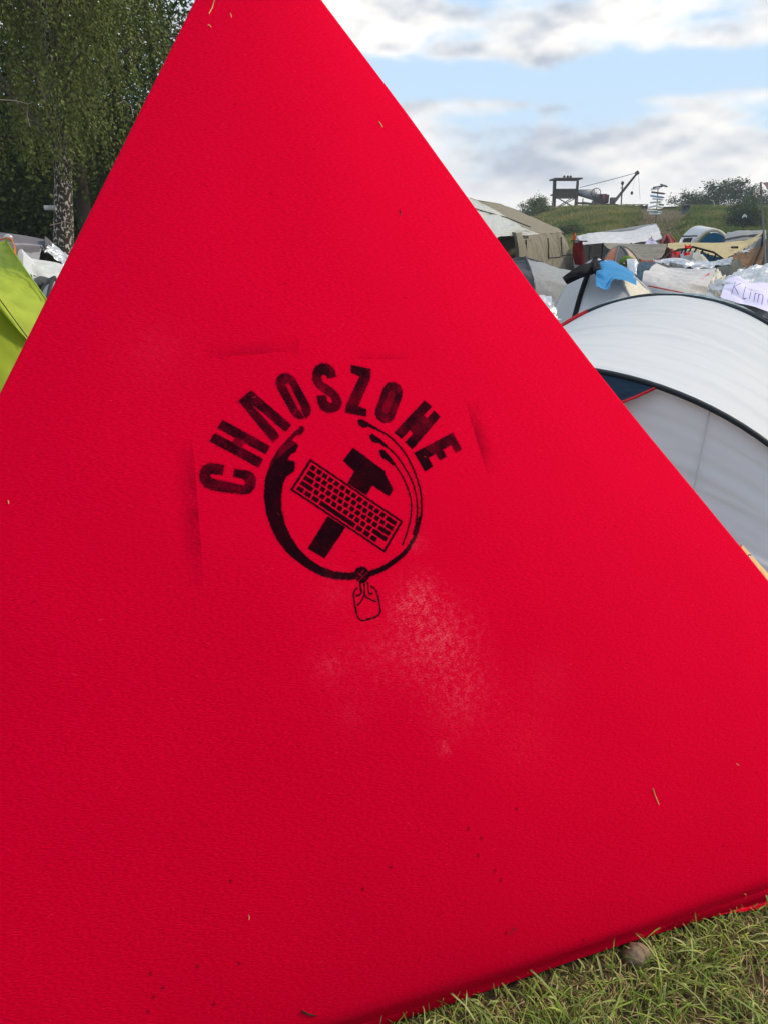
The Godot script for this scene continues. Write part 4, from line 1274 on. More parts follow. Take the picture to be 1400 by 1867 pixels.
	var ora := thing("low_tent", Vector3(9.387, 0.0, -29.000), "small orange tent under the end of the white awning", "tent")
	dome(ora, [Vector3(8.688, 0.0, -28.000), Vector3(9.291, 0.0, -27.800), Vector3(9.980, 0.0, -29.000), Vector3(9.500, 0.0, -30.000)], Vector3(9.433, 1.650, -29.000), 0.4, 0.05, [cloth_mat("flag_orange", Color(0.92, 0.36, 0.18)), cloth_mat("tent_coral", Color(0.80, 0.28, 0.24), 0.7, 0.3)], null, 0.02, 161)
	solo("lavender_sheet", cloth([[Vector3(8.861, 1.581, -27.500), Vector3(8.933, 1.598, -27.500)], [Vector3(8.642, 1.375, -27.200), Vector3(9.151, 1.392, -27.200)]], 12, 10, 0.05, 2.0, 2.0, 162), cloth_mat("sheet_lavender", Color(0.77, 0.76, 0.86), 0.8, 0.3), "small lavender sheet hung below the orange tent", "sheet")
	# thin metal mast with guy lines, a small lamp arm and a pale sail corner
	var ms := thing("mast", Vector3(6.419, 0.0, -13.200), "thin metal mast with guy lines at the right edge", "mast")
	part(ms, "pole", tube([Vector3(6.429, 0.0, -13.200), Vector3(6.174, 1.315, -13.200), Vector3(5.918, 2.446, -13.200)], 0.017, 0.014, 8), plain("mast_metal", Color(0.50, 0.51, 0.52), 0.5))
	part(ms, "guy_line", tube([Vector3(5.919, 2.438, -13.200), Vector3(5.858, 2.300, -13.150), Vector3(5.843, 2.236, -13.150), Vector3(5.911, 2.222, -13.200), Vector3(5.967, 2.198, -13.200)], 0.006, -1, 5), plain("line_pale", Color(0.6, 0.55, 0.5), 0.8))
	part(ms, "guy_line", tube([Vector3(5.918, 2.446, -13.200), Vector3(6.040, 2.322, -12.800)], 0.006, -1, 5), plain("line_pale", Color(0.6, 0.55, 0.5), 0.8))
	solo("sail_corner", cloth([[Vector3(5.900, 2.432, -13.100), Vector3(5.984, 2.436, -12.900), Vector3(6.173, 2.425, -12.600)], [Vector3(5.946, 2.340, -13.000), Vector3(6.007, 2.267, -12.800), Vector3(6.165, 2.192, -12.500)]], 14, 10, 0.03, 2.0, 2.0, 163), cloth_mat("sail_pink", Color(0.78, 0.66, 0.64), 0.8, 0.4), "pale pink sail corner tied to the top of the mast", "sail")

# ---------------------------------------------------------------- tents at the left edge
func build_left_camp() -> void:
	var lime := cloth_mat("lime", Color(0.68, 0.76, 0.28), 0.6, 0.7, 0.6, 0.25)
	var lime2 := cloth_mat("lime_inner", Color(0.62, 0.70, 0.20), 0.65, 0.8, 0.6, 0.25)
	var o := thing("ridge_tent", Vector3(-2.126, 0.0, -3.600), "lime green ridge tent at the left edge", "tent")
	# outer fly: from the peak down its right-hand edge, its hem cut on a slant
	part(o, "fly", cloth([[Vector3(-2.301, 1.606, -4.400), Vector3(-1.956, 1.620, -4.000), Vector3(-1.658, 1.627, -3.600)], [Vector3(-2.078, 1.536, -4.000), Vector3(-1.797, 1.544, -3.700), Vector3(-1.587, 1.542, -3.550)], [Vector3(-1.859, 1.477, -3.600), Vector3(-1.657, 1.473, -3.450), Vector3(-1.516, 1.457, -3.500)], [Vector3(-1.664, 1.524, -3.300), Vector3(-1.577, 1.394, -3.300), Vector3(-1.426, 1.346, -3.450)], [Vector3(-1.639, 1.569, -3.200), Vector3(-1.463, 1.240, -3.250), Vector3(-1.338, 1.240, -3.400)]], 50, 50, 0.014, 1.2, 3.0, 200), lime)
	part(o, "fly_back", cloth([[Vector3(-1.658, 1.627, -3.600), Vector3(-1.587, 1.542, -3.550), Vector3(-1.516, 1.457, -3.500), Vector3(-1.426, 1.346, -3.450), Vector3(-1.338, 1.240, -3.400)], [Vector3(-2.460, 1.523, -5.000), Vector3(-2.375, 1.426, -5.000), Vector3(-2.289, 1.328, -5.000), Vector3(-2.202, 1.229, -5.000), Vector3(-2.315, 0.0, -5.000)]], 30, 16, 0.01, 1.2, 2.0, 201), lime)
	# inner wall, set back below the slanted hem
	part(o, "inner_wall", cloth([[Vector3(-1.721, 1.565, -3.360), Vector3(-1.630, 1.407, -3.400), Vector3(-1.532, 1.223, -3.420), Vector3(-1.431, 1.056, -3.420)], [Vector3(-1.684, 1.300, -3.150), Vector3(-1.560, 1.209, -3.180), Vector3(-1.458, 1.114, -3.220), Vector3(-1.366, 0.990, -3.260)], [Vector3(-1.609, 0.0, -2.500), Vector3(-1.491, 0.0, -2.600), Vector3(-1.405, 0.0, -2.750), Vector3(-1.328, 0.0, -2.900)]], 44, 44, 0.014, 1.0, 2.4, 202), lime2)
	part(o, "hem", tube([Vector3(-1.634, 1.569, -3.190), Vector3(-1.573, 1.412, -3.270), Vector3(-1.458, 1.243, -3.240)], 0.0022, -1, 6), plain("hem_dark", Color(0.12, 0.14, 0.05), 0.8))
	part(o, "ridge_piping", tube([Vector3(-1.651, 1.627, -3.585), Vector3(-1.580, 1.542, -3.535), Vector3(-1.510, 1.458, -3.485), Vector3(-1.420, 1.347, -3.435)], 0.003, -1, 6), plain("lime_piping", Color(0.55, 0.66, 0.2), 0.7))
	part(o, "orange_cord", tube([Vector3(-1.664, 1.628, -3.520), Vector3(-1.629, 1.637, -3.500), Vector3(-1.605, 1.643, -3.500), Vector3(-1.587, 1.635, -3.500), Vector3(-1.571, 1.610, -3.480), Vector3(-1.563, 1.575, -3.460)], 0.003, -1, 6), plain("cord_orange", Color(0.83, 0.42, 0.14), 0.7), "orange cord looped over the peak")
	part(o, "peak_clip", ball(Vector3(-1.623, 1.641, -3.550), Vector3(0.02, 0.016, 0.016), 3, 0.2, 8), plain("clip_silver", Color(0.7, 0.7, 0.7), 0.4, 0.5))
	# grey tent behind it
	var g1 := cloth_mat("grey_fly", Color(0.40, 0.40, 0.43), 0.7, 0.2, 1.5, 0.3)
	var g2 := cloth_mat("grey_mesh", Color(0.55, 0.56, 0.59), 0.7, 0.25, 1.5, 0.3)
	var g := thing("ridge_tent", Vector3(-3.610, 0.0, -7.600), "grey ridge tent with a pale mesh side behind the lime tent", "tent")
	part(g, "side_panel", cloth([[Vector3(-3.456, 1.686, -7.200), Vector3(-3.313, 1.664, -7.300), Vector3(-3.117, 1.616, -7.600)], [Vector3(-3.287, 1.563, -6.900), Vector3(-3.168, 1.544, -7.000), Vector3(-3.032, 1.521, -7.300)], [Vector3(-3.121, 1.446, -6.700), Vector3(-3.049, 1.442, -6.800), Vector3(-3.011, 1.433, -7.100)], [Vector3(-3.313, 0.0, -6.600), Vector3(-3.223, 0.0, -6.700), Vector3(-3.183, 0.0, -7.000)]], 40, 36, 0.02, 1.2, 3.0, 210), g1)
	part(g, "mesh_window", cloth([[Vector3(-3.155, 1.597, -7.000), Vector3(-3.092, 1.587, -7.100), Vector3(-3.023, 1.572, -7.250)], [Vector3(-2.971, 1.456, -6.650), Vector3(-2.960, 1.451, -6.800), Vector3(-2.958, 1.446, -6.980)]], 24, 20, 0.012, 1.5, 4.0, 211), g2, "pale grey mesh window")
	part(g, "end_panel", cloth([[Vector3(-3.117, 1.616, -7.600), Vector3(-3.226, 1.600, -7.900)], [Vector3(-3.054, 1.510, -7.350), Vector3(-3.141, 1.378, -7.900)], [Vector3(-3.178, 0.0, -7.000), Vector3(-3.299, 0.0, -8.000)]], 20, 24, 0.015, 1.5, 2.0, 212), g1)
	part(g, "back_panel", cloth([[Vector3(-3.456, 1.686, -7.200), Vector3(-3.117, 1.616, -7.600)], [Vector3(-4.547, 0.0, -9.000), Vector3(-3.858, 0.0, -9.200)]], 14, 10, 0.01, 1.5, 2.0, 213), g1)
	part(g, "yellow_strap", cloth([[Vector3(-3.066, 1.439, -7.550), Vector3(-3.049, 1.413, -7.600), Vector3(-2.996, 1.389, -7.600)], [Vector3(-3.038, 1.421, -7.500), Vector3(-3.022, 1.390, -7.550), Vector3(-2.973, 1.376, -7.550)]], 10, 5, 0.004, 2.0, 2.0, 214), cloth_mat("strap_yellow", Color(0.90, 0.75, 0.08), 0.7, 0.2))
	solo("foil_flap", cloth([[Vector3(-3.153, 1.611, -7.700), Vector3(-3.114, 1.551, -7.800), Vector3(-3.073, 1.447, -8.000)], [Vector3(-3.048, 1.556, -7.400), Vector3(-3.008, 1.493, -7.500), Vector3(-2.947, 1.408, -7.600)], [Vector3(-2.987, 1.513, -7.200), Vector3(-2.934, 1.452, -7.250), Vector3(-2.855, 1.380, -7.300)]], 52, 40, 0.035, 2.5, 3.5, 41, true), foil_mat(), "white-silver foil flap folded over the end of the grey left tent", "foil sheet")
	# wind-blown silver sheets in front of it
	solo("silver_sheet", cloth([[Vector3(-2.980, 1.482, -6.600), Vector3(-2.894, 1.454, -6.700), Vector3(-2.824, 1.404, -6.900), Vector3(-2.726, 1.373, -7.000)], [Vector3(-2.713, 1.448, -6.100), Vector3(-2.643, 1.421, -6.200), Vector3(-2.562, 1.393, -6.300), Vector3(-2.493, 1.364, -6.400)], [Vector3(-2.437, 1.414, -5.600), Vector3(-2.360, 1.374, -5.600), Vector3(-2.308, 1.350, -5.700), Vector3(-2.271, 1.330, -5.800)]], 80, 60, 0.11, 0.9, 5.0, 42), cloth_mat("silver_tarp", Color(0.76, 0.78, 0.79), 0.45, 0.15, 1.5, 0.5), "rumpled silver tarp between the lime tent and the red triangle", "tarp")
	var wt := thing("pale_tent", Vector3(-2.839, 0.0, -6.000), "narrow white tent side showing right behind the lime tent", "tent")
	part(wt, "side", cloth([[Vector3(-2.670, 1.515, -5.900), Vector3(-2.664, 1.491, -5.950), Vector3(-2.655, 1.459, -6.000)], [Vector3(-2.483, 1.436, -5.600), Vector3(-2.491, 1.395, -5.700), Vector3(-2.492, 1.360, -5.800)], [Vector3(-2.600, 0.0, -5.400), Vector3(-2.552, 0.0, -5.400), Vector3(-2.530, 0.0, -5.500)]], 20, 24, 0.02, 1.0, 3.0, 43), cloth_mat("tent_white", Color(0.84, 0.85, 0.87)))
	part(wt, "dark_edge", cloth([[Vector3(-2.671, 1.482, -6.000), Vector3(-2.656, 1.475, -6.000)], [Vector3(-2.476, 1.394, -5.720), Vector3(-2.446, 1.370, -5.750)], [Vector3(-2.449, 1.365, -5.700), Vector3(-2.405, 1.353, -5.720)]], 8, 12, 0.01, 1.0, 1.0, 44), cloth_mat("grey_fly", Color(0.40, 0.40, 0.43)))
	# small grey dome with black poles
	var sd := thing("dome_tent", Vector3(-2.240, 0.0, -5.000), "small blue-grey dome tent with black pole sleeves in the left gap", "tent")
	var pale := cloth_mat("bluegrey", Color(0.62, 0.66, 0.72), 0.6, 0.3, 1.0, 0.3)
	dome(sd, [Vector3(-2.175, 0.0, -4.500), Vector3(-1.927, 0.0, -4.300), Vector3(-1.997, 0.0, -5.000), Vector3(-2.427, 0.0, -5.900), Vector3(-2.667, 0.0, -5.800)], Vector3(-2.079, 1.402, -5.100), 0.9, 0.04, [pale, pale, pale, pale, cloth_mat("tent_charcoal", Color(0.32, 0.33, 0.35))], plain("pole_black", Color(0.05, 0.05, 0.06)), 0.012, 220)
	# floodlight strapped to the birch
	var fl := thing("floodlight", Vector3(-6.734, 2.183, -16.800), "small white floodlight fixed to the birch trunk", "lamp")
	var b := Vector3(-6.714, 2.181, -16.750)
	part(fl, "housing", bar(b + Vector3(-0.11, 0, 0), b + Vector3(0.11, 0.0, 0), 0.12, 0.09, Vector3.UP), plain("lamp_white", Color(0.62, 0.64, 0.66), 0.5))
	part(fl, "bracket", tube([b + Vector3(0.10, 0, 0), Vector3(-6.628, 2.196, -16.900)], 0.015, -1, 6), plain("strap_dark", Color(0.1, 0.1, 0.09)))


# added unseen tent behind the viewpoint, blocks sky light from the red cloth's foot
func build_added_shade_tent() -> void:
	var green := cloth_mat("tent_forest", Color(0.26, 0.31, 0.22), 0.75, 0.15, 1.0, 0.4)
	var o := thing("tunnel_tent", Vector3(-0.9, 0, 1.9), "added tall forest green tunnel tent, unseen behind the viewpoint, shading the red triangle", "tent")
	var a := hoop(Vector3(-4.2, 0, 1.8), PI / 2, 1.25, 2.1, 0.7, 24)
	var b := hoop(Vector3(1.6, 0, 2.0), PI / 2, 1.25, 2.1, 0.7, 24)
	part(o, "canopy", cloth([a, b], 60, 50, 0.02, 1.2, 2.0, 240), green)
	for h in [a, b]:
		var wall := [[], []]
		for p in h:
			wall[0].append(p)
			wall[1].append(Vector3(p.x, 0.0, p.z))
		part(o, "end_wall", cloth(wall, 30, 14, 0.02, 1.0, 2.0, 241), green)
		part(o, "hoop_sleeve", tube(h, 0.014, -1, 8), plain("pole_grey", Color(0.25, 0.26, 0.28)))

# ---------------------------------------------------------------- machines and timber on the hill
func build_hill_things() -> void:
	var timber := wood_mat("old_timber", Color(0.30, 0.26, 0.23), 1.0)
	var iron := plain("iron", Color(0.20, 0.19, 0.19), 0.7, 0.3)
	# lookout tower
	var o := thing("lookout_tower", on_hill(Vector3(30.046, 6.366, -138.000)), "dark timber lookout tower with horn speakers on its roof, left on the hill", "tower")
	var feet := [Vector3(27.788, 8.256, -137.000), Vector3(31.385, 8.256, -137.000), Vector3(28.969, 8.449, -141.000), Vector3(32.672, 8.449, -141.000)]
	var tops := [Vector3(27.648, 10.161, -137.000), Vector3(31.495, 10.161, -137.000), Vector3(28.731, 10.409, -141.000), Vector3(32.507, 10.409, -141.000)]
	for i in 4:
		part(o, "post", bar(on_hill(feet[i]) - Vector3.UP * 0.5, tops[i], 0.26, 0.26, Vector3.BACK), timber)
	part(o, "deck", bar(Vector3(28.030, 8.099, -139.000), Vector3(32.412, 8.099, -139.000), 4.2, 0.22), timber)
	for pair in [[0, 1], [2, 3], [0, 2], [1, 3]]:
		var a: Vector3 = feet[pair[0]]
		var b: Vector3 = feet[pair[1]]
		part(o, "brace", bar(on_hill(a) + Vector3.UP * 0.3, Vector3(b.x, Vector3(31.420, 7.839, -137.000).y, b.z), 0.14, 0.14), timber)
		part(o, "brace", bar(on_hill(b) + Vector3.UP * 0.3, Vector3(a.x, Vector3(31.420, 7.839, -137.000).y, a.z), 0.14, 0.14), timber)
		var dy := 0.95
		var ya: float = Vector3(31.364, 8.505, -137.000).y
		var n := 11
		for k in n:
			var p: Vector3 = a.lerp(b, (k + 0.5) / n)
			part(o, "railing_board", bar(Vector3(p.x, ya - dy, p.z), Vector3(p.x, ya + dy * 0.35, p.z), a.distance_to(b) / n * 0.9, 0.05, Vector3.BACK if absf(a.z - b.z) < 1.0 else Vector3.RIGHT), timber)
		part(o, "handrail", bar(Vector3(a.x, ya + 0.36, a.z), Vector3(b.x, ya + 0.36, b.z), 0.14, 0.12), timber)
	part(o, "roof", bar(Vector3(27.767, 10.452, -139.000), Vector3(32.213, 10.452, -139.000), 5.0, 0.22), timber)
	for k in [1026, 1032, 1037]:
		var c := Vector3(29.343, 10.720, -138.000)
		c.x += (k - 1026) * 0.093
		var st := begin()
		add_tube(st, [c + Vector3(0, -0.35, 0), c], 0.04, -1, 6)
		add_tube(st, [c, c + Vector3(0.12, 0.02, 0.3)], 0.08, 0.24, 10)
		part(o, "horn_speaker", done(st), iron)
	# pale slanting conveyor housing and winch house
	var cv := thing("conveyor", on_hill(Vector3(33.565, 6.400, -139.000)), "pale metal conveyor housing slanting down from the lookout tower", "machine")
	var sheet := plain("sheet_metal", Color(0.50, 0.53, 0.56), 0.6, 0.1)
	part(cv, "housing", slab([Vector3(31.753, 8.806, -138.000), Vector3(34.550, 8.890, -138.000), Vector3(34.703, 7.211, -138.000), Vector3(32.005, 7.968, -138.000)], 1.6), sheet)
	for k in [Vector3(32.864, 7.464, -138.000), Vector3(34.438, 7.127, -138.000)]:
		part(cv, "leg", bar(on_hill(k) - Vector3.UP * 0.3, k, 0.16, 0.16, Vector3.BACK), timber)
	var wh := thing("winch_house", on_hill(Vector3(35.667, 6.620, -138.000)), "rusty red winch machine with a big wheel, right of the conveyor", "machine")
	part(wh, "body", bar(Vector3(34.786, 7.295, -138.000), Vector3(35.967, 7.295, -138.000), 1.8, 1.7), plain("rust_grey", Color(0.33, 0.28, 0.27), 0.85))
	part(wh, "engine", bar(Vector3(35.608, 7.338, -137.000), Vector3(36.690, 7.338, -137.000), 1.6, 1.3), plain("rust_red", Color(0.30, 0.10, 0.09), 0.85))
	part(wh, "engine_hood", bar(Vector3(35.729, 7.964, -137.000), Vector3(36.359, 7.964, -137.000), 1.2, 0.3), plain("rust_red", Color(0.30, 0.10, 0.09)))
	var ring := []
	var wc := Vector3(34.662, 8.246, -136.800)
	for i in 25:
		ring.append(wc + Vector3(cos(TAU * i / 24.0), sin(TAU * i / 24.0), 0) * 0.75)
	var wheel := part(wh, "wheel", tube(ring, 0.06, -1, 6), iron)
	for i in 4:
		var d := Vector3(cos(PI * i / 4.0), sin(PI * i / 4.0), 0) * 0.75
		part(wheel, "spoke", tube([wc - d, wc + d], 0.025, -1, 5), iron)
	# trestle that carries them
	var tr := thing("trestle", on_hill(Vector3(35.259, 6.248, -137.000)), "long dark timber trestle below the winch and conveyor", "trestle")
	for k in [[Vector3(31.444, 6.770, -137.500), Vector3(38.216, 6.381, -136.000)], [Vector3(32.306, 6.805, -136.200), Vector3(37.977, 5.932, -135.000)], [Vector3(33.974, 6.533, -135.600), Vector3(37.889, 5.671, -134.600)]]:
		part(tr, "beam", bar(k[0], k[1], 0.35, 0.30), timber)
	for k in [Vector3(37.756, 6.346, -135.000), Vector3(37.458, 6.281, -135.500), Vector3(35.883, 6.381, -136.000), Vector3(33.865, 6.668, -137.000)]:
		part(tr, "leg", bar(on_hill(k) - Vector3.UP * 0.6, k, 0.24, 0.24, Vector3.BACK), timber)
	# crane
	var cr_ := thing("crane", on_hill(Vector3(37.481, 6.548, -136.000)), "old crane with a slanting boom and hanging hook on the hill", "crane")
	part(cr_, "boom", tube([Vector3(37.538, 6.881, -136.000), Vector3(40.901, 11.321, -136.000)], 0.26, 0.16, 6), iron)
	part(cr_, "boom_head", bar(Vector3(40.617, 11.077, -136.000), Vector3(40.985, 11.362, -136.000), 0.55, 0.55), iron)
	part(cr_, "cab", bar(Vector3(37.030, 7.067, -136.500), Vector3(37.749, 7.067, -136.500), 1.1, 1.0), plain("cab_grey", Color(0.32, 0.34, 0.36), 0.7))
	part(cr_, "stay_cable", tube([Vector3(31.944, 9.086, -137.000), Vector3(35.675, 9.965, -136.500), Vector3(40.732, 11.240, -136.000)], 0.045, -1, 5), iron)
	part(cr_, "hook_cable", tube([Vector3(41.007, 11.159, -136.000), Vector3(41.711, 7.214, -136.000)], 0.02, -1, 5), iron)
	part(cr_, "hook", ball(Vector3(40.262, 8.208, -136.000), Vector3(0.22, 0.28, 0.1), 4, 0.2, 8), iron)
	part(cr_, "hook_cable", tube([Vector3(40.600, 10.833, -136.000), Vector3(40.253, 8.290, -136.000)], 0.012, -1, 5), iron)
	var mp := thing("lamp_mast", on_hill(Vector3(38.558, 6.346, -135.000)), "slim dark mast with a lamp head right under the crane boom", "mast")
	var mtop := Vector3(38.307, 9.630, -135.000)
	part(mp, "pole", tube([on_hill(Vector3(38.469, 6.346, -135.000)) - Vector3.UP * 0.3, mtop], 0.12, 0.09, 6), iron)
	part(mp, "lamp_head", ball(mtop, Vector3(0.26, 0.3, 0.2), 4, 0.2, 8), iron)
	part(mp, "rung", bar(mtop + Vector3(-0.3, -0.7, 0), mtop + Vector3(0.3, -0.7, 0), 0.08, 0.08), iron)
	# plank walls on the crest
	var wl := thing("timber_wall", on_hill(Vector3(42.299, 6.728, -141.000)), "low dark plank wall on the crest right of the crane", "wall")
	for k in 10:
		var p := Vector3(40.329, 6.901, -141.000).lerp(Vector3(44.696, 6.901, -141.000), (k + 0.5) / 10.0)
		part(wl, "plank", bar(on_hill(p) - Vector3.UP * 0.3, on_hill(p) + Vector3.UP * (0.85 + 0.1 * sin(k * 2.1)), 0.44, 0.08, Vector3.BACK), timber)
	part(wl, "rail", bar(on_hill(Vector3(40.329, 6.901, -141.000)) + Vector3(0, 0.95, 0.1), on_hill(Vector3(44.696, 6.901, -141.000)) + Vector3(0, 0.95, 0.1), 0.12, 0.10), timber)
	var w2 := thing("timber_wall", on_hill(Vector3(48.135, 6.485, -139.000)), "low dark timber wall on the crest right of the arrow signpost", "wall")
	for k in 8:
		var p := Vector3(46.778, 6.863, -140.000).lerp(Vector3(49.224, 6.620, -138.000), (k + 0.5) / 8.0)
		part(w2, "plank", bar(on_hill(p) - Vector3.UP * 0.5, on_hill(p) + Vector3.UP * 0.55, 0.40, 0.08, Vector3.BACK), timber)
	# signpost crowded with arrow boards
	var sp := thing("signpost", on_hill(Vector3(31.296, 3.136, -95.000)), "tall signpost crowded with white and blue arrow boards", "signpost")
	var pa := on_hill(Vector3(31.233, 3.136, -95.000))
	part(sp, "post", tube([pa - Vector3.UP * 0.3, Vector3(31.049, 6.807, -95.000)], 0.06, 0.05, 8), iron)
	var shades := [Color(0.80, 0.83, 0.86), Color(0.45, 0.60, 0.70), Color(0.70, 0.74, 0.74), Color(0.86, 0.86, 0.84), Color(0.28, 0.30, 0.32)]
	var r := RandomNumberGenerator.new()
	r.seed = 12
	for k in [[345, -10, 9, 4], [343, 3, 15, 4], [348, -12, 2, 0], [355, -11, 13, 4], [361, -12, 12, 1], [365, -9, 11, 0], [370, -13, 9, 2], [374, 2, 14, 4], [377, -13, -1, 0], [378, -2, 13, 3], [384, -15, 2, 3], [386, -4, 13, 1], [389, -12, 10, 0]]:
		var c := Vector3(31.056, 5.416, -94.900)
		var ppm := 0.0645
		var y: float = c.y - (k[0] - 366) * ppm
		var tilt := r.randf_range(-0.12, 0.12)
		var dz := r.randf_range(-0.35, 0.35)
		var a := Vector3(c.x + k[1] * ppm, y - tilt, c.z + 0.08 + dz)
		var b := Vector3(c.x + k[2] * ppm, y + tilt, c.z + 0.08 - dz)
		part(sp, "arrow_board", arrow_board(a, b, 0.20), plain("board_%d" % k[3], shades[k[3]], 0.6))
	# bins
	var bn := thing("bin", on_hill(Vector3(39.930, 4.189, -110.000)), "dark grey wheeled bin beside the path on the hill", "bin")
	var bp := on_hill(Vector3(39.857, 4.189, -110.000))
	part(bn, "body", bar(bp, bp + Vector3(0, 1.15, 0), 0.85, 0.8, Vector3.BACK), plain("bin_grey", Color(0.22, 0.24, 0.26), 0.5))
	part(bn, "lid", bar(bp + Vector3(-0.45, 1.22, 0), bp + Vector3(0.45, 1.22, 0), 0.9, 0.12), plain("bin_lid", Color(0.34, 0.36, 0.38), 0.5))
	# bent lamp post
	var lp := on_hill(Vector3(47.614, 5.530, -120.000))
	var lpt := thing("lamp_post", lp, "small bent grey lamp post before the tall airy trees", "lamp post")
	part(lpt, "pole", tube([lp, lp + Vector3(0, 0.9, 0), lp + Vector3(-0.25, 1.35, 0), lp + Vector3(-0.7, 1.5, 0)], 0.07, 0.06, 6), plain("pole_pale", Color(0.55, 0.56, 0.57), 0.5))
	# white flag in the round bush
	var f := on_hill(Vector3(34.909, 2.901, -80.000))
	var ft := thing("flag", f, "small white and blue flag in front of the round bush", "flag")
	part(ft, "stick", tube([f, Vector3(34.164, 3.522, -79.000)], 0.03, -1, 5), iron)
	part(ft, "cloth", cloth([[Vector3(34.172, 3.473, -79.000), Vector3(34.358, 3.620, -79.000), Vector3(34.590, 3.473, -79.000)], [Vector3(34.157, 3.229, -79.000), Vector3(34.396, 3.376, -79.000), Vector3(34.629, 3.229, -79.000)]], 10, 6, 0.12, 2.0, 2.0, 9), cloth_mat("flag_white", Color(0.85, 0.87, 0.9), 0.8, 0.3))
	# little white shed left of the tower
	var sh := on_hill(Vector3(27.644, 6.415, -142.000))
	var sd := thing("shed", sh, "small pale shed half hidden left of the lookout tower", "shed")
	part(sd, "wall", bar(sh + Vector3(-0.7, 0.4, 0), sh + Vector3(0.7, 0.4, 0), 1.2, 1.2), plain("shed_pale", Color(0.55, 0.54, 0.50), 0.8))
	part(sd, "roof", bar(sh + Vector3(-0.85, 1.05, 0), sh + Vector3(0.85, 1.05, 0), 1.5, 0.12), plain("iron2", Color(0.35, 0.34, 0.33), 0.8))

func slab(c: Array, thick: float) -> ArrayMesh:
	var st := begin()
	var f := []
	var b := []
	for p in c:
		f.append(p + Vector3(0, 0, thick / 2))
		b.append(p - Vector3(0, 0, thick / 2))
	var n := c.size()
	for i in range(1, n - 1):
		for p in [f[0], f[i], f[i + 1], b[0], b[i + 1], b[i]]:
			st.add_vertex(p)
	for i in n:
		var j := (i + 1) % n
		for p in [f[i], b[i], b[j], f[i], b[j], f[j]]:
			st.add_vertex(p)
	return done(st, false)

func arrow_board(a: Vector3, b: Vector3, h: float) -> ArrayMesh:
	var u := Vector3.UP * h
	var e := (b - a) * 0.16
	return slab([a - e * 0.0, a + u, b + u - e, b + u * 0.5, b - e], 0.05)

# ---------------------------------------------------------------- trees
func leaf(l: float, w: float) -> ArrayMesh:
	var st := begin()
	var p := [Vector3(0, 0, 0), Vector3(-w / 2, l * 0.45, w * 0.12), Vector3(0, l, 0), Vector3(w / 2, l * 0.45, w * 0.12), Vector3(0, l * 0.5, -w * 0.1)]
	for t in [[0, 1, 4], [1, 2, 4], [2, 3, 4], [3, 0, 4]]:
		for i in t:
			st.add_vertex(p[i])
	st.generate_normals()
	return st.commit()

func leaf_mat() -> StandardMaterial3D:
	if mats.has("leaf"):
		return mats.leaf
	var m := StandardMaterial3D.new()
	m.vertex_color_use_as_albedo = true
	m.roughness = 0.6
	m.metallic_specular = 0.25
	m.backlight_enabled = true
	m.backlight = Color(0.5, 0.6, 0.25)
	m.cull_mode = BaseMaterial3D.CULL_DISABLED
	mats.leaf = m
	return m

func scatter(parent: Node3D, called: String, mesh: Mesh, xf: Array, cols: Array, m: Material) -> MultiMeshInstance3D:
	var mm := MultiMesh.new()
	mm.transform_format = MultiMesh.TRANSFORM_3D
	mm.use_colors = true
	mm.mesh = mesh
	mm.instance_count = xf.size()
	for i in xf.size():
		mm.set_instance_transform(i, xf[i])
		mm.set_instance_color(i, cols[i])
	var o := MultiMeshInstance3D.new()
	o.name = called
	o.multimesh = mm
	o.material_override = m
	parent.add_child(o, true)
	if parent != self:
		o.position = -parent.position
	o.set_meta("kind", "stuff")
	return o

func turn(r: RandomNumberGenerator) -> Basis:
	return Basis.from_euler(Vector3(r.randf_range(-PI, PI), r.randf_range(-PI, PI), r.randf_range(-PI, PI)))

func tree(called: String, label: String, base: Vector3, height: float, crown_c: float, radii: Vector3, clumps: int, per: int, size: float, c0: Color, c1: Color, seed_: int, group: String, trunk_r := 0.18, clump_r := 0.22) -> void:
	var r := RandomNumberGenerator.new()
	r.seed = seed_
	var o := thing(called, base, label, "tree" if not called.ends_with("bush") else "bush", group)
	var bark := plain("bark_dark", Color(0.20, 0.17, 0.14), 0.95)
	var st := begin()
	var top := base + Vector3(r.randf_range(-0.3, 0.3), crown_c, r.randf_range(-0.3, 0.3))
	add_tube(st, [base - Vector3.UP * 0.2, base.lerp(top, 0.4) + Vector3(r.randf_range(-0.1, 0.1), 0, 0), top, top + Vector3(0, radii.y * 0.6, 0)], trunk_r, trunk_r * 0.25, 8)
	part(o, "trunk", done(st), bark)
	var limbs := begin()
	var xf := []
	var cols := []
	for k in clumps:
		var d := Vector3(r.randfn(), r.randfn(), r.randfn()).normalized() * pow(r.randf(), 0.42)
		var c := base + Vector3(0, crown_c, 0) + d * radii
		if k % 3 == 0:
			var s := base + Vector3(0, crown_c + d.y * radii.y * 0.4 - radii.y * 0.3, 0)
			add_tube(limbs, [s, s.lerp(c, 0.5) + Vector3(0, -0.05 * radii.y, 0), c], trunk_r * 0.28, trunk_r * 0.05, 5)
		var tone := r.randf()
		var cr2 := (radii.x + radii.y) * 0.5 * clump_r * r.randf_range(0.7, 1.3)
		for i in per:
			var q := c + Vector3(r.randfn(), r.randfn() * 0.7, r.randfn()) * cr2
			xf.append(Transform3D(turn(r).scaled(Vector3.ONE * size * r.randf_range(0.7, 1.3)), q))
			cols.append(c0.lerp(c1, clampf(tone * 0.6 + r.randf() * 0.4, 0, 1)))
	part(o, "limbs", done(limbs), bark)
	scatter(o, "crown", leaf(1.0, 0.7), xf, cols, leaf_mat())

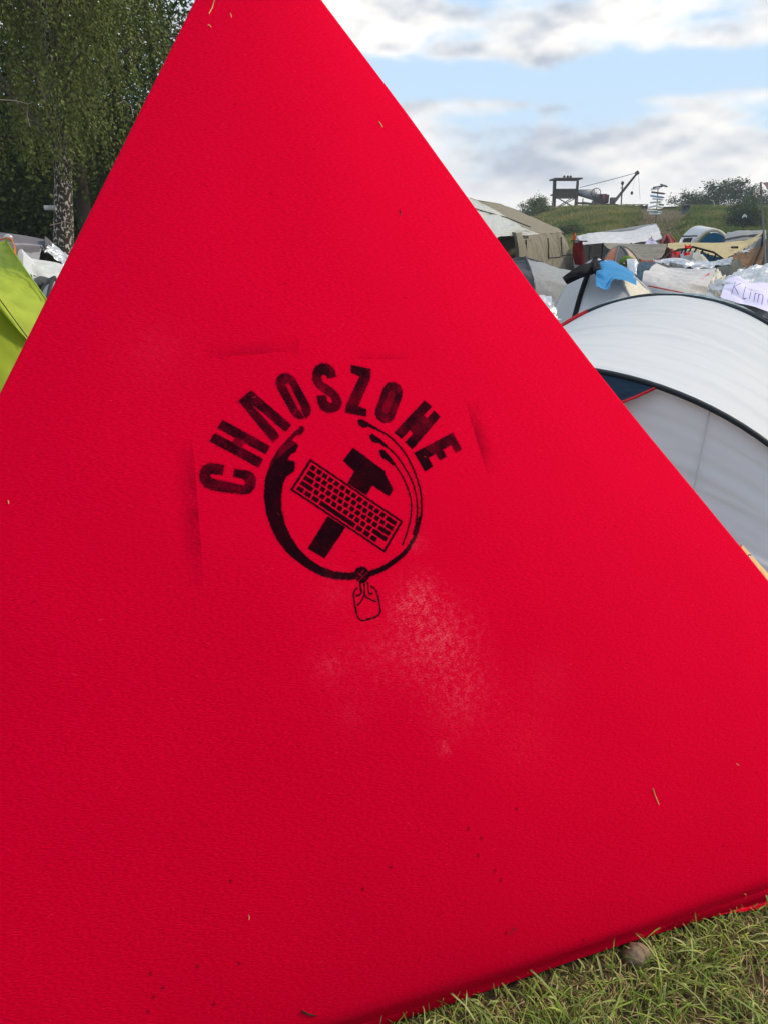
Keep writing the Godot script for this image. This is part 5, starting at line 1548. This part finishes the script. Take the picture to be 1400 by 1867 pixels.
func birch() -> void:
	var base := Vector3(-6.802, 0.0, -17.000)
	var o := thing("birch_tree", base, "weeping birch with white flaked bark and hanging twigs, at the left", "tree", "trees at the left")
	var bark := StandardMaterial3D.new()
	bark.albedo_texture = tex.bark
	bark.uv1_scale = Vector3(1, 1.2, 1)
	bark.roughness = 0.9
	var r := RandomNumberGenerator.new()
	r.seed = 40
	var mid := Vector3(-6.528, 2.387, -17.000)
	var up := Vector3(-6.461, 3.500, -17.000)
	var st := begin()
	add_tube(st, [base - Vector3.UP * 0.1, base.lerp(mid, 0.5) + Vector3(-0.02, 0, 0), mid, mid.lerp(up, 0.5) + Vector3(0.04, 0, 0), up, up + Vector3(0.1, 1.6, 0), up + Vector3(-0.1, 3.4, 0.1), up + Vector3(0.1, 5.5, 0)], 0.235, 0.06, 14)
	part(o, "trunk", done(st), bark)
	for k in [[Vector3(-6.557, 3.312, -16.900), Vector3(-6.548, 2.896, -16.950), Vector3(-6.530, 2.696, -17.000)], [Vector3(-6.235, 3.033, -16.900), Vector3(-6.356, 2.872, -16.900), Vector3(-6.473, 2.642, -16.950)]]:
		part(o, "limb_stub", tube([k[2], k[1], k[0]], 0.10, 0.06, 8), bark)
	part(o, "wire", tube([Vector3(-6.753, 1.849, -16.700), Vector3(-6.623, 1.880, -16.720), Vector3(-6.440, 1.922, -16.720), Vector3(-6.301, 1.881, -16.750)], 0.008, -1, 5), plain("line_pale", Color(0.6, 0.55, 0.5)))
	var limbs := begin()
	var xf := []
	var cols := []
	var heart := Vector3(up.x - 0.2, 0, up.z)
	for k in 46:
		var an := r.randf() * TAU
		var hgt := r.randf_range(3.6, 8.6)
		var reach := r.randf_range(1.2, 3.9) * (1.0 - 0.25 * (hgt - 3.6) / 5.0)
		var s := Vector3(up.x, hgt - 0.6, up.z)
		var e := heart + Vector3(cos(an) * reach, hgt + 0.8, sin(an) * reach)
		var bow := s.lerp(e, 0.6) + Vector3(0, 0.5, 0)
		add_tube(limbs, [s, bow, e], 0.05, 0.012, 5)
		for j in 30:
			var t := pow(r.randf(), 0.6)
			var p := along([s, bow, e], t) + Vector3(r.randfn(), r.randfn() * 0.3, r.randfn()) * 0.34
			var length := r.randf_range(0.7, 2.4)
			length = minf(length, p.y - r.randf_range(2.5, 3.3))
			if length < 0.15:
				continue
			var sway := Vector3(r.randfn(), 0, r.randfn()) * 0.10
			var tone := r.randf()
			var nleaf := int(length / 0.038)
			for i in nleaf:
				var f := float(i) / nleaf
				var q := p - Vector3(0, length * f, 0) + sway * f + Vector3(r.randfn(), r.randfn(), r.randfn()) * 0.035
				var b := Basis.from_euler(Vector3(PI + r.randf_range(-0.9, 0.9), r.randf_range(-PI, PI), r.randf_range(-0.5, 0.5)))
				xf.append(Transform3D(b.scaled(Vector3.ONE * r.randf_range(0.048, 0.075)), q))
				cols.append(Color(0.075, 0.10, 0.028).lerp(Color(0.19, 0.21, 0.062), clampf(tone * 0.6 + r.randf() * 0.4, 0, 1)))
	part(o, "limbs", done(limbs), plain("bark_birch_limb", Color(0.34, 0.31, 0.28), 0.9))
	for k in [[Vector3(-6.643, 3.866, -15.000), Vector3(-6.361, 3.850, -15.000), Vector3(-6.160, 3.799, -15.000), Vector3(-6.060, 3.833, -15.000)], [Vector3(-6.160, 3.799, -15.000), Vector3(-6.206, 3.628, -15.000), Vector3(-6.177, 3.439, -15.000)], [Vector3(-4.774, 3.870, -15.500), Vector3(-4.631, 3.923, -15.500), Vector3(-4.522, 3.835, -15.500), Vector3(-4.502, 3.658, -15.500)]]:
		part(o, "bare_twig", tube(k, 0.012, 0.006, 5), plain("twig_pale", Color(0.55, 0.52, 0.48), 0.9))
	var cm := scatter(o, "crown", leaf(1.0, 0.72), xf, cols, leaf_mat())

func build_trees() -> void:
	birch()
	var dark0 := Color(0.042, 0.062, 0.020)
	var dark1 := Color(0.085, 0.115, 0.034)
	tree("leafy_tree", "dark leafy tree behind the birch, at the far left edge", Vector3(-12.989, 0.0, -25.000), 13.0, 7.0, Vector3(4.6, 4.8, 4.2), 80, 210, 0.15, dark0, dark1, 301, "trees at the left", 0.24)
	tree("leafy_tree", "tall leafy tree close behind the birch crown", Vector3(-8.704, 0.0, -24.000), 13.0, 7.4, Vector3(4.2, 4.9, 3.6), 80, 210, 0.15, Color(0.035, 0.055, 0.018), Color(0.10, 0.13, 0.035), 302, "trees at the left", 0.24)
	tree("leafy_tree", "thin-crowned tree with sky showing through, beside the red triangle's left edge", Vector3(-7.256, 0.0, -28.000), 13.0, 8.2, Vector3(3.4, 5.0, 3.4), 52, 150, 0.15, dark0, dark1, 303, "trees at the left", 0.2)
	tree("leafy_tree", "yellow-green leafy tree low behind the birch trunk", Vector3(-13.484, 0.0, -30.000), 9.0, 4.6, Vector3(4.8, 3.0, 3.0), 60, 190, 0.16, Color(0.05, 0.075, 0.02), Color(0.13, 0.16, 0.04), 304, "trees at the left", 0.2)
	tree("leafy_tree", "green leafy tree right of the birch trunk, low behind it", Vector3(-9.811, 0.0, -31.000), 9.0, 4.8, Vector3(4.4, 3.2, 3.0), 60, 190, 0.16, Color(0.045, 0.07, 0.02), Color(0.11, 0.14, 0.04), 305, "trees at the left", 0.2)
	var lab := ["dark hedge bush at the far left, behind the grey tent", "dark hedge bush left of the birch trunk", "dark hedge bush right of the birch trunk", "dark hedge bush beside the red triangle's left edge"]
	var px := [Vector3(-12.787, 0.0, -26.000), Vector3(-11.127, 0.0, -26.500), Vector3(-9.766, 0.0, -27.000), Vector3(-8.443, 0.0, -27.500)]
	for i in 4:
		tree("hedge_bush", lab[i], px[i], 3.2, 1.55, Vector3(1.8, 1.6, 1.3), 44, 260, 0.12, Color(0.042, 0.062, 0.020), Color(0.085, 0.115, 0.034), 320 + i, "dark hedge under the trees", 0.08, 0.25)
	var deep := ["dense dark tree far behind the birch at the left edge", "dense dark tree far behind the birch trunk", "dense dark tree far behind, right of the birch trunk", "dense dark tree far behind the red triangle's left edge"]
	var dp := [Vector3(-20.604, 0.0, -40.000), Vector3(-17.778, 0.0, -41.000), Vector3(-15.076, 0.0, -42.000), Vector3(-12.082, 0.0, -43.000)]
	for i in 4:
		tree("leafy_tree", deep[i], dp[i], 9.0, 3.6, Vector3(3.6, 3.7, 2.2), 90, 200, 0.26, Color(0.042, 0.062, 0.020), Color(0.085, 0.115, 0.034), 360 + i, "trees at the left", 0.2, 0.2)
	# on and behind the hill
	var h0 := Color(0.035, 0.05, 0.022)
	var h1 := Color(0.085, 0.11, 0.045)
	tree("leafy_tree", "airy tree with gaps in its crown, left of the pair behind the hill", on_hill(Vector3(59.932, 7.052, -150.000)), 8.0, 3.5, Vector3(2.4, 2.1, 2.0), 34, 60, 0.34, h0, h1, 331, "trees behind the hill", 0.16, 0.2)
	tree("leafy_tree", "airy tree with gaps in its crown, right of the pair behind the hill", on_hill(Vector3(64.640, 7.124, -152.000)), 8.0, 3.6, Vector3(2.7, 2.2, 2.2), 42, 60, 0.34, h0, h1, 332, "trees behind the hill", 0.16, 0.2)
	tree("leafy_tree", "low round dark tree on the crest left of the airy pair", on_hill(Vector3(55.012, 6.868, -150.000)), 4.0, 1.7, Vector3(3.4, 1.7, 2.0), 40, 70, 0.30, h0, Color(0.06, 0.08, 0.035), 333, "trees behind the hill", 0.12)
	tree("leafy_tree", "low dark tree on the crest below the airy pair", on_hill(Vector3(56.845, 6.550, -146.000)), 3.0, 1.3, Vector3(4.2, 1.5, 2.0), 44, 70, 0.30, h0, Color(0.06, 0.08, 0.035), 334, "trees behind the hill", 0.12)
	tree("leafy_tree", "low dark tree on the crest behind the metal mast", on_hill(Vector3(65.968, 6.729, -146.000)), 3.0, 1.6, Vector3(4.0, 2.0, 2.0), 44, 70, 0.30, h0, Color(0.07, 0.09, 0.04), 335, "trees behind the hill", 0.12)
	tree("round_bush", "round grey-green bush on the slope left of the mast", on_hill(Vector3(37.269, 2.926, -85.000)), 3.4, 1.5, Vector3(2.1, 1.7, 1.6), 50, 180, 0.16, Color(0.045, 0.065, 0.035), Color(0.10, 0.13, 0.07), 336, "bushes on the hill", 0.08, 0.2)
	tree("round_bush", "light green bush on the slope left of the lookout tower", on_hill(Vector3(23.482, 5.946, -128.000)), 3.0, 1.3, Vector3(2.6, 1.6, 1.6), 46, 120, 0.22, Color(0.07, 0.10, 0.03), Color(0.17, 0.21, 0.07), 337, "bushes on the hill", 0.08, 0.2)
	tree("round_bush", "small bush at the foot of the slope behind the canvas tent", on_hill(Vector3(18.854, 4.943, -115.000)), 2.0, 0.9, Vector3(1.8, 1.0, 1.2), 30, 110, 0.20, Color(0.07, 0.10, 0.03), Color(0.15, 0.19, 0.07), 338, "bushes on the hill", 0.06, 0.2)
	tree("round_bush", "dark bush low on the slope above the khaki canvas tent", on_hill(Vector3(18.575, 2.552, -72.000)), 1.6, 0.6, Vector3(1.3, 0.8, 0.9), 26, 110, 0.14, Color(0.05, 0.08, 0.02), Color(0.11, 0.15, 0.045), 339, "bushes on the hill", 0.05, 0.2)
	tree("round_bush", "leafy bush amid dry grass below the lookout tower", on_hill(Vector3(19.828, 3.572, -88.000)), 1.8, 0.7, Vector3(1.9, 0.9, 1.0), 30, 110, 0.15, Color(0.06, 0.09, 0.025), Color(0.13, 0.17, 0.05), 340, "bushes on the hill", 0.05, 0.2)

# ---------------------------------------------------------------- grass
func blade(l: float, w: float, bend: float, twist: float) -> ArrayMesh:
	var st := begin()
	var k := 5
	var pts := []
	for i in k + 1:
		var t := float(i) / k
		var an := bend * t
		var p := Vector3(sin(twist * t) * l * 0.15, l * t * cos(an * 0.6), l * sin(an) * t * 0.75)
		var hw := w * 0.5 * (1.0 - pow(t, 2.2)) * (0.55 + 0.45 * minf(t * 4.0, 1.0)) + 0.0002
		pts.append([p - Vector3(hw, 0, 0), p + Vector3(0, -hw * 0.35, hw * 0.3), p + Vector3(hw, 0, 0)])
	for i in k:
		for s in 2:
			for q in [pts[i][s], pts[i + 1][s], pts[i + 1][s + 1], pts[i][s], pts[i + 1][s + 1], pts[i][s + 1]]:
				st.add_vertex(q)
	st.index()
	st.generate_normals()
	return st.commit()

func tuft(n: int, seed_: int) -> ArrayMesh:
	var r := RandomNumberGenerator.new()
	r.seed = seed_
	var st := begin()
	for i in n:
		var an := r.randf() * TAU
		var d := Vector3(cos(an), 0, sin(an))
		var s := Vector3(-d.z, 0, d.x)
		var b := d * r.randf() * 0.28
		var l := r.randf_range(0.5, 1.0)
		var lean := r.randf_range(0.1, 0.6)
		var w := r.randf_range(0.018, 0.035)
		var m := b + d * lean * 0.3 * l + Vector3.UP * l * 0.6
		var e := b + d * lean * l + Vector3.UP * l * (1.0 - lean * 0.35)
		for q in [b - s * w, m - s * w * 0.8, m + s * w * 0.8, b - s * w, m + s * w * 0.8, b + s * w, m - s * w * 0.8, e, m + s * w * 0.8]:
			st.add_vertex(q)
	st.generate_normals()
	return st.commit()

func build_grass() -> void:
	var r := RandomNumberGenerator.new()
	r.seed = 77
	var m := StandardMaterial3D.new()
	m.vertex_color_use_as_albedo = true
	m.roughness = 0.7
	m.metallic_specular = 0.2
	m.backlight_enabled = true
	m.backlight = Color(0.45, 0.5, 0.2)
	m.cull_mode = BaseMaterial3D.CULL_DISABLED
	var patch := FastNoiseLite.new()
	patch.seed = 15
	patch.frequency = 3.0
	var kinds := [["grass", 0.085, 0.0034, 1.6, 12000, Color(0.14, 0.23, 0.03), Color(0.42, 0.48, 0.12), "short green grass blades at the foot of the red triangle"], ["long_grass", 0.14, 0.0046, 2.2, 2600, Color(0.24, 0.31, 0.09), Color(0.52, 0.56, 0.27), "longer arching grass blades at the foot of the red triangle"], ["dry_grass", 0.085, 0.0026, 2.4, 13000, Color(0.28, 0.20, 0.08), Color(0.58, 0.48, 0.25), "dry straw-coloured grass lying at the foot of the red triangle"], ["fine_grass", 0.06, 0.0024, 1.3, 16000, Color(0.12, 0.19, 0.035), Color(0.32, 0.40, 0.12), "fine low grass at the foot of the red triangle"]]
	for k in kinds:
		var xf := []
		var cols := []
		for i in k[4] * 2:
			var p := Vector3(r.randf_range(-0.6, 2.4), 0, r.randf_range(-2.5, -0.7))
			var d := patch.get_noise_2d(p.x, p.z) + 0.25 * r.randfn()
			if d < -0.05 and k[0] != "dry_grass":
				continue
			var flat: float = r.randf_range(0.0, 0.5) if k[0] != "dry_grass" else r.randf_range(0.5, 1.45)
			var b := Basis.from_euler(Vector3(0, r.randf() * TAU, 0)) * Basis.from_euler(Vector3(flat, 0, r.randf_range(-0.3, 0.3)))
			var s := r.randf_range(0.4, 1.35)
			if p.z > -1.2275 - 0.3416 * (p.x - 0.036) - 0.015 - 0.02 * r.randf() and p.z < -1.2275 - 0.3416 * (p.x - 0.036) + 0.05:
				s *= 0.45
			xf.append(Transform3D(b * Basis.from_scale(Vector3(r.randf_range(0.7, 1.2), s * r.randf_range(0.6, 1.15), s * r.randf_range(0.1, 1.5))), p + Vector3(0, r.randf_range(0, 0.012), 0)))
			var t := r.randf()
			cols.append(k[5].lerp(k[6], t * t if k[0] != "dry_grass" else t))
		var o := scatter(self, k[0], blade(k[1], k[2], k[3], 1.0), xf, cols, m)
		tag(o, k[7], "grass", "", "stuff")
	# clover and plantain leaves low between the blades
	var xf2 := []
	var cols2 := []
	for i in 900:
		var p := Vector3(r.randf_range(-0.6, 2.4), r.randf_range(0.004, 0.03), r.randf_range(-2.5, -0.7))
		if patch.get_noise_2d(p.x * 0.7 + 9.0, p.z * 0.7) < 0.05:
			continue
		var b := Basis.from_euler(Vector3(PI / 2 + r.randf_range(-0.5, 0.5), r.randf() * TAU, r.randf_range(-0.4, 0.4)))
		xf2.append(Transform3D(b.scaled(Vector3.ONE * r.randf_range(0.012, 0.03)), p))
		cols2.append(Color(0.09, 0.16, 0.03).lerp(Color(0.20, 0.27, 0.08), r.randf()))
	tag(scatter(self, "clover", leaf(1.0, 0.8), xf2, cols2, m), "small clover and weed leaves low among the grass", "clover", "", "stuff")
	# coarse turf between the tents
	var tf := tuft(16, 3)
	var xf3 := []
	var cols3 := []
	for i in 9000:
		var p := Vector3(r.randf_range(-9.0, 12.0), 0, r.randf_range(-16.0, -1.9))
		var b := Basis.from_euler(Vector3(0, r.randf() * TAU, 0))
		xf3.append(Transform3D(b.scaled(Vector3(1, 0.7, 1) * r.randf_range(0.08, 0.15)), p))
		cols3.append(Color(0.10, 0.14, 0.035).lerp(Color(0.28, 0.27, 0.10), r.randf()))
	tag(scatter(self, "turf", tf, xf3, cols3, m), "trampled turf between the tents", "grass", "", "stuff")
	# meadow on the hill: dry and tall at the left, a mown strip running up the middle
	var xf4 := []
	var cols4 := []
	var tone := FastNoiseLite.new()
	tone.seed = 6
	tone.frequency = 0.09
	tone.fractal_octaves = 3
	for i in 46000:
		var z := -lerpf(40.0, 152.0, r.randf())
		var px := r.randf_range(0.10, 0.62)
		var p := on_hill(Vector3(-z * px, 0, z))
		var lane := -z * (0.305 + 0.03 * sin((-z - 50.0) * 0.028))
		var off := absf(p.x - lane) / (2.0 + 2.2 * clampf((-z - 60.0) / 60.0, 0, 1))
		var mown := off + 0.7 * tone.get_noise_2d(p.x * 3.0, p.z * 3.0) < 1.0
		var k := tone.get_noise_2d(p.x, p.z)
		var h := r.randf_range(0.5, 1.0) if not mown else r.randf_range(0.12, 0.25)
		var dry := clampf(0.36 + k * 1.3 + (0.35 if p.x < -z * 0.29 else -0.1), 0, 1)
		var c := Color(0.12, 0.17, 0.04).lerp(Color(0.33, 0.29, 0.11), dry * r.randf_range(0.6, 1.0))
		if mown:
			c = Color(0.14, 0.18, 0.05).lerp(Color(0.24, 0.20, 0.085), clampf(0.5 + k * 1.5 + (0.3 if p.x < lane else -0.2), 0, 1))
		var b := Basis.from_euler(Vector3(0, r.randf() * TAU, 0))
		xf4.append(Transform3D(b.scaled(Vector3(1.3, 1.0, 1.3) * h * Vector3(1.0, r.randf_range(0.8, 1.2), 1.0)), p))
		cols4.append(c)
	tag(scatter(self, "meadow", tuft(22, 8), xf4, cols4, m), "tall dry meadow grass and a mown strip on the hill", "grass", "", "stuff")

# ---------------------------------------------------------------- small things
func build_small_bits() -> void:
	var stone := StandardMaterial3D.new()
	stone.albedo_color = Color(0.60, 0.52, 0.44)
	stone.albedo_texture = tex.grime
	stone.roughness = 0.9
	stone.normal_enabled = true
	stone.normal_texture = tex.ground_relief
	stone.uv1_scale = Vector3(2, 2, 2)
	var g := Vector3(0.611, 0.0, -1.400)
	solo("stone", ball(g + Vector3(0, 0.010, 0), Vector3(0.033, 0.027, 0.030), 12, 0.22, 20), stone, "rounded grey-brown stone in the grass under the red triangle's lower edge", "stone")
	# bits of grass stuck to the cloth
	var tri: Node3D = get_node("triangle_banner")
	var n := FastNoiseLite.new()
	n.seed = 2
	n.frequency = 1.3
	n.fractal_octaves = 2
	var straw := plain("straw", Color(0.86, 0.72, 0.45), 0.7)
	var dark := plain("bit_dark", Color(0.16, 0.05, 0.04), 0.8)
	var bits := [
		[Vector2(0.683, 0.371), Vector2(0.686, 0.354), Vector2(0.694, 0.330), 0.0015, straw, "straw_piece", "pale straw stuck low on the right of the red cloth"],
		[Vector2(0.266, 2.108), Vector2(0.270, 2.102), Vector2(0.274, 2.093), 0.0016, straw, "straw_piece", "short straw stuck high near the red cloth's right edge"],
		[Vector2(-0.104, 2.427), Vector2(-0.112, 2.405), Vector2(-0.122, 2.388), 0.0013, straw, "straw_piece", "long bent straw at the very top left of the red cloth"],
		[Vector2(-0.129, 2.355), Vector2(-0.125, 2.355), Vector2(-0.122, 2.348), 0.0013, straw, "straw_piece", "tiny straw flake near the top left of the red cloth"],
		[Vector2(-0.071, 2.387), Vector2(-0.070, 2.381), Vector2(-0.070, 2.374), 0.0013, straw, "straw_piece", "tiny upright straw at the top of the red cloth"],
		[Vector2(0.273, 1.856), Vector2(0.276, 1.850), Vector2(0.273, 1.841), 0.0016, dark, "insect", "tiny dark insect on the upper right of the red cloth"],
		[Vector2(-0.213, 0.107), Vector2(-0.201, 0.095), Vector2(-0.184, 0.086), 0.0022, dark, "leaf_fragment", "dark curled leaf fragment at the red cloth's foot"],
		[Vector2(0.265, 0.137), Vector2(0.271, 0.151), Vector2(0.281, 0.143), 0.0010, dark, "leaf_fragment", "thin dark stalk stuck on the lower red cloth"],
		[Vector2(0.949, 0.373), Vector2(0.952, 0.370), Vector2(0.955, 0.367), 0.0014, straw, "straw_piece", "tiny straw flake low near the red cloth's right edge"],
		[Vector2(-0.671, 1.230), Vector2(-0.670, 1.226), Vector2(-0.670, 1.223), 0.0012, straw, "straw_piece", "tiny straw flake at the red cloth's left edge"],
		[Vector2(-0.298, 0.329), Vector2(-0.297, 0.325), Vector2(-0.298, 0.320), 0.0010, straw, "straw_piece", "tiny straw sliver low left on the red cloth"]]
	for b in bits:
		var pts := []
		for i in 3:
			var p: Vector2 = b[i]
			pts.append(tri.transform * Vector3(p.x, p.y, panel_z(p.x, p.y, n) + b[3] * 0.8))
		solo(b[5], tube(pts, b[3], b[3] * 0.6, 6), b[4], b[6], "insect" if b[5] == "insect" else "plant bit")
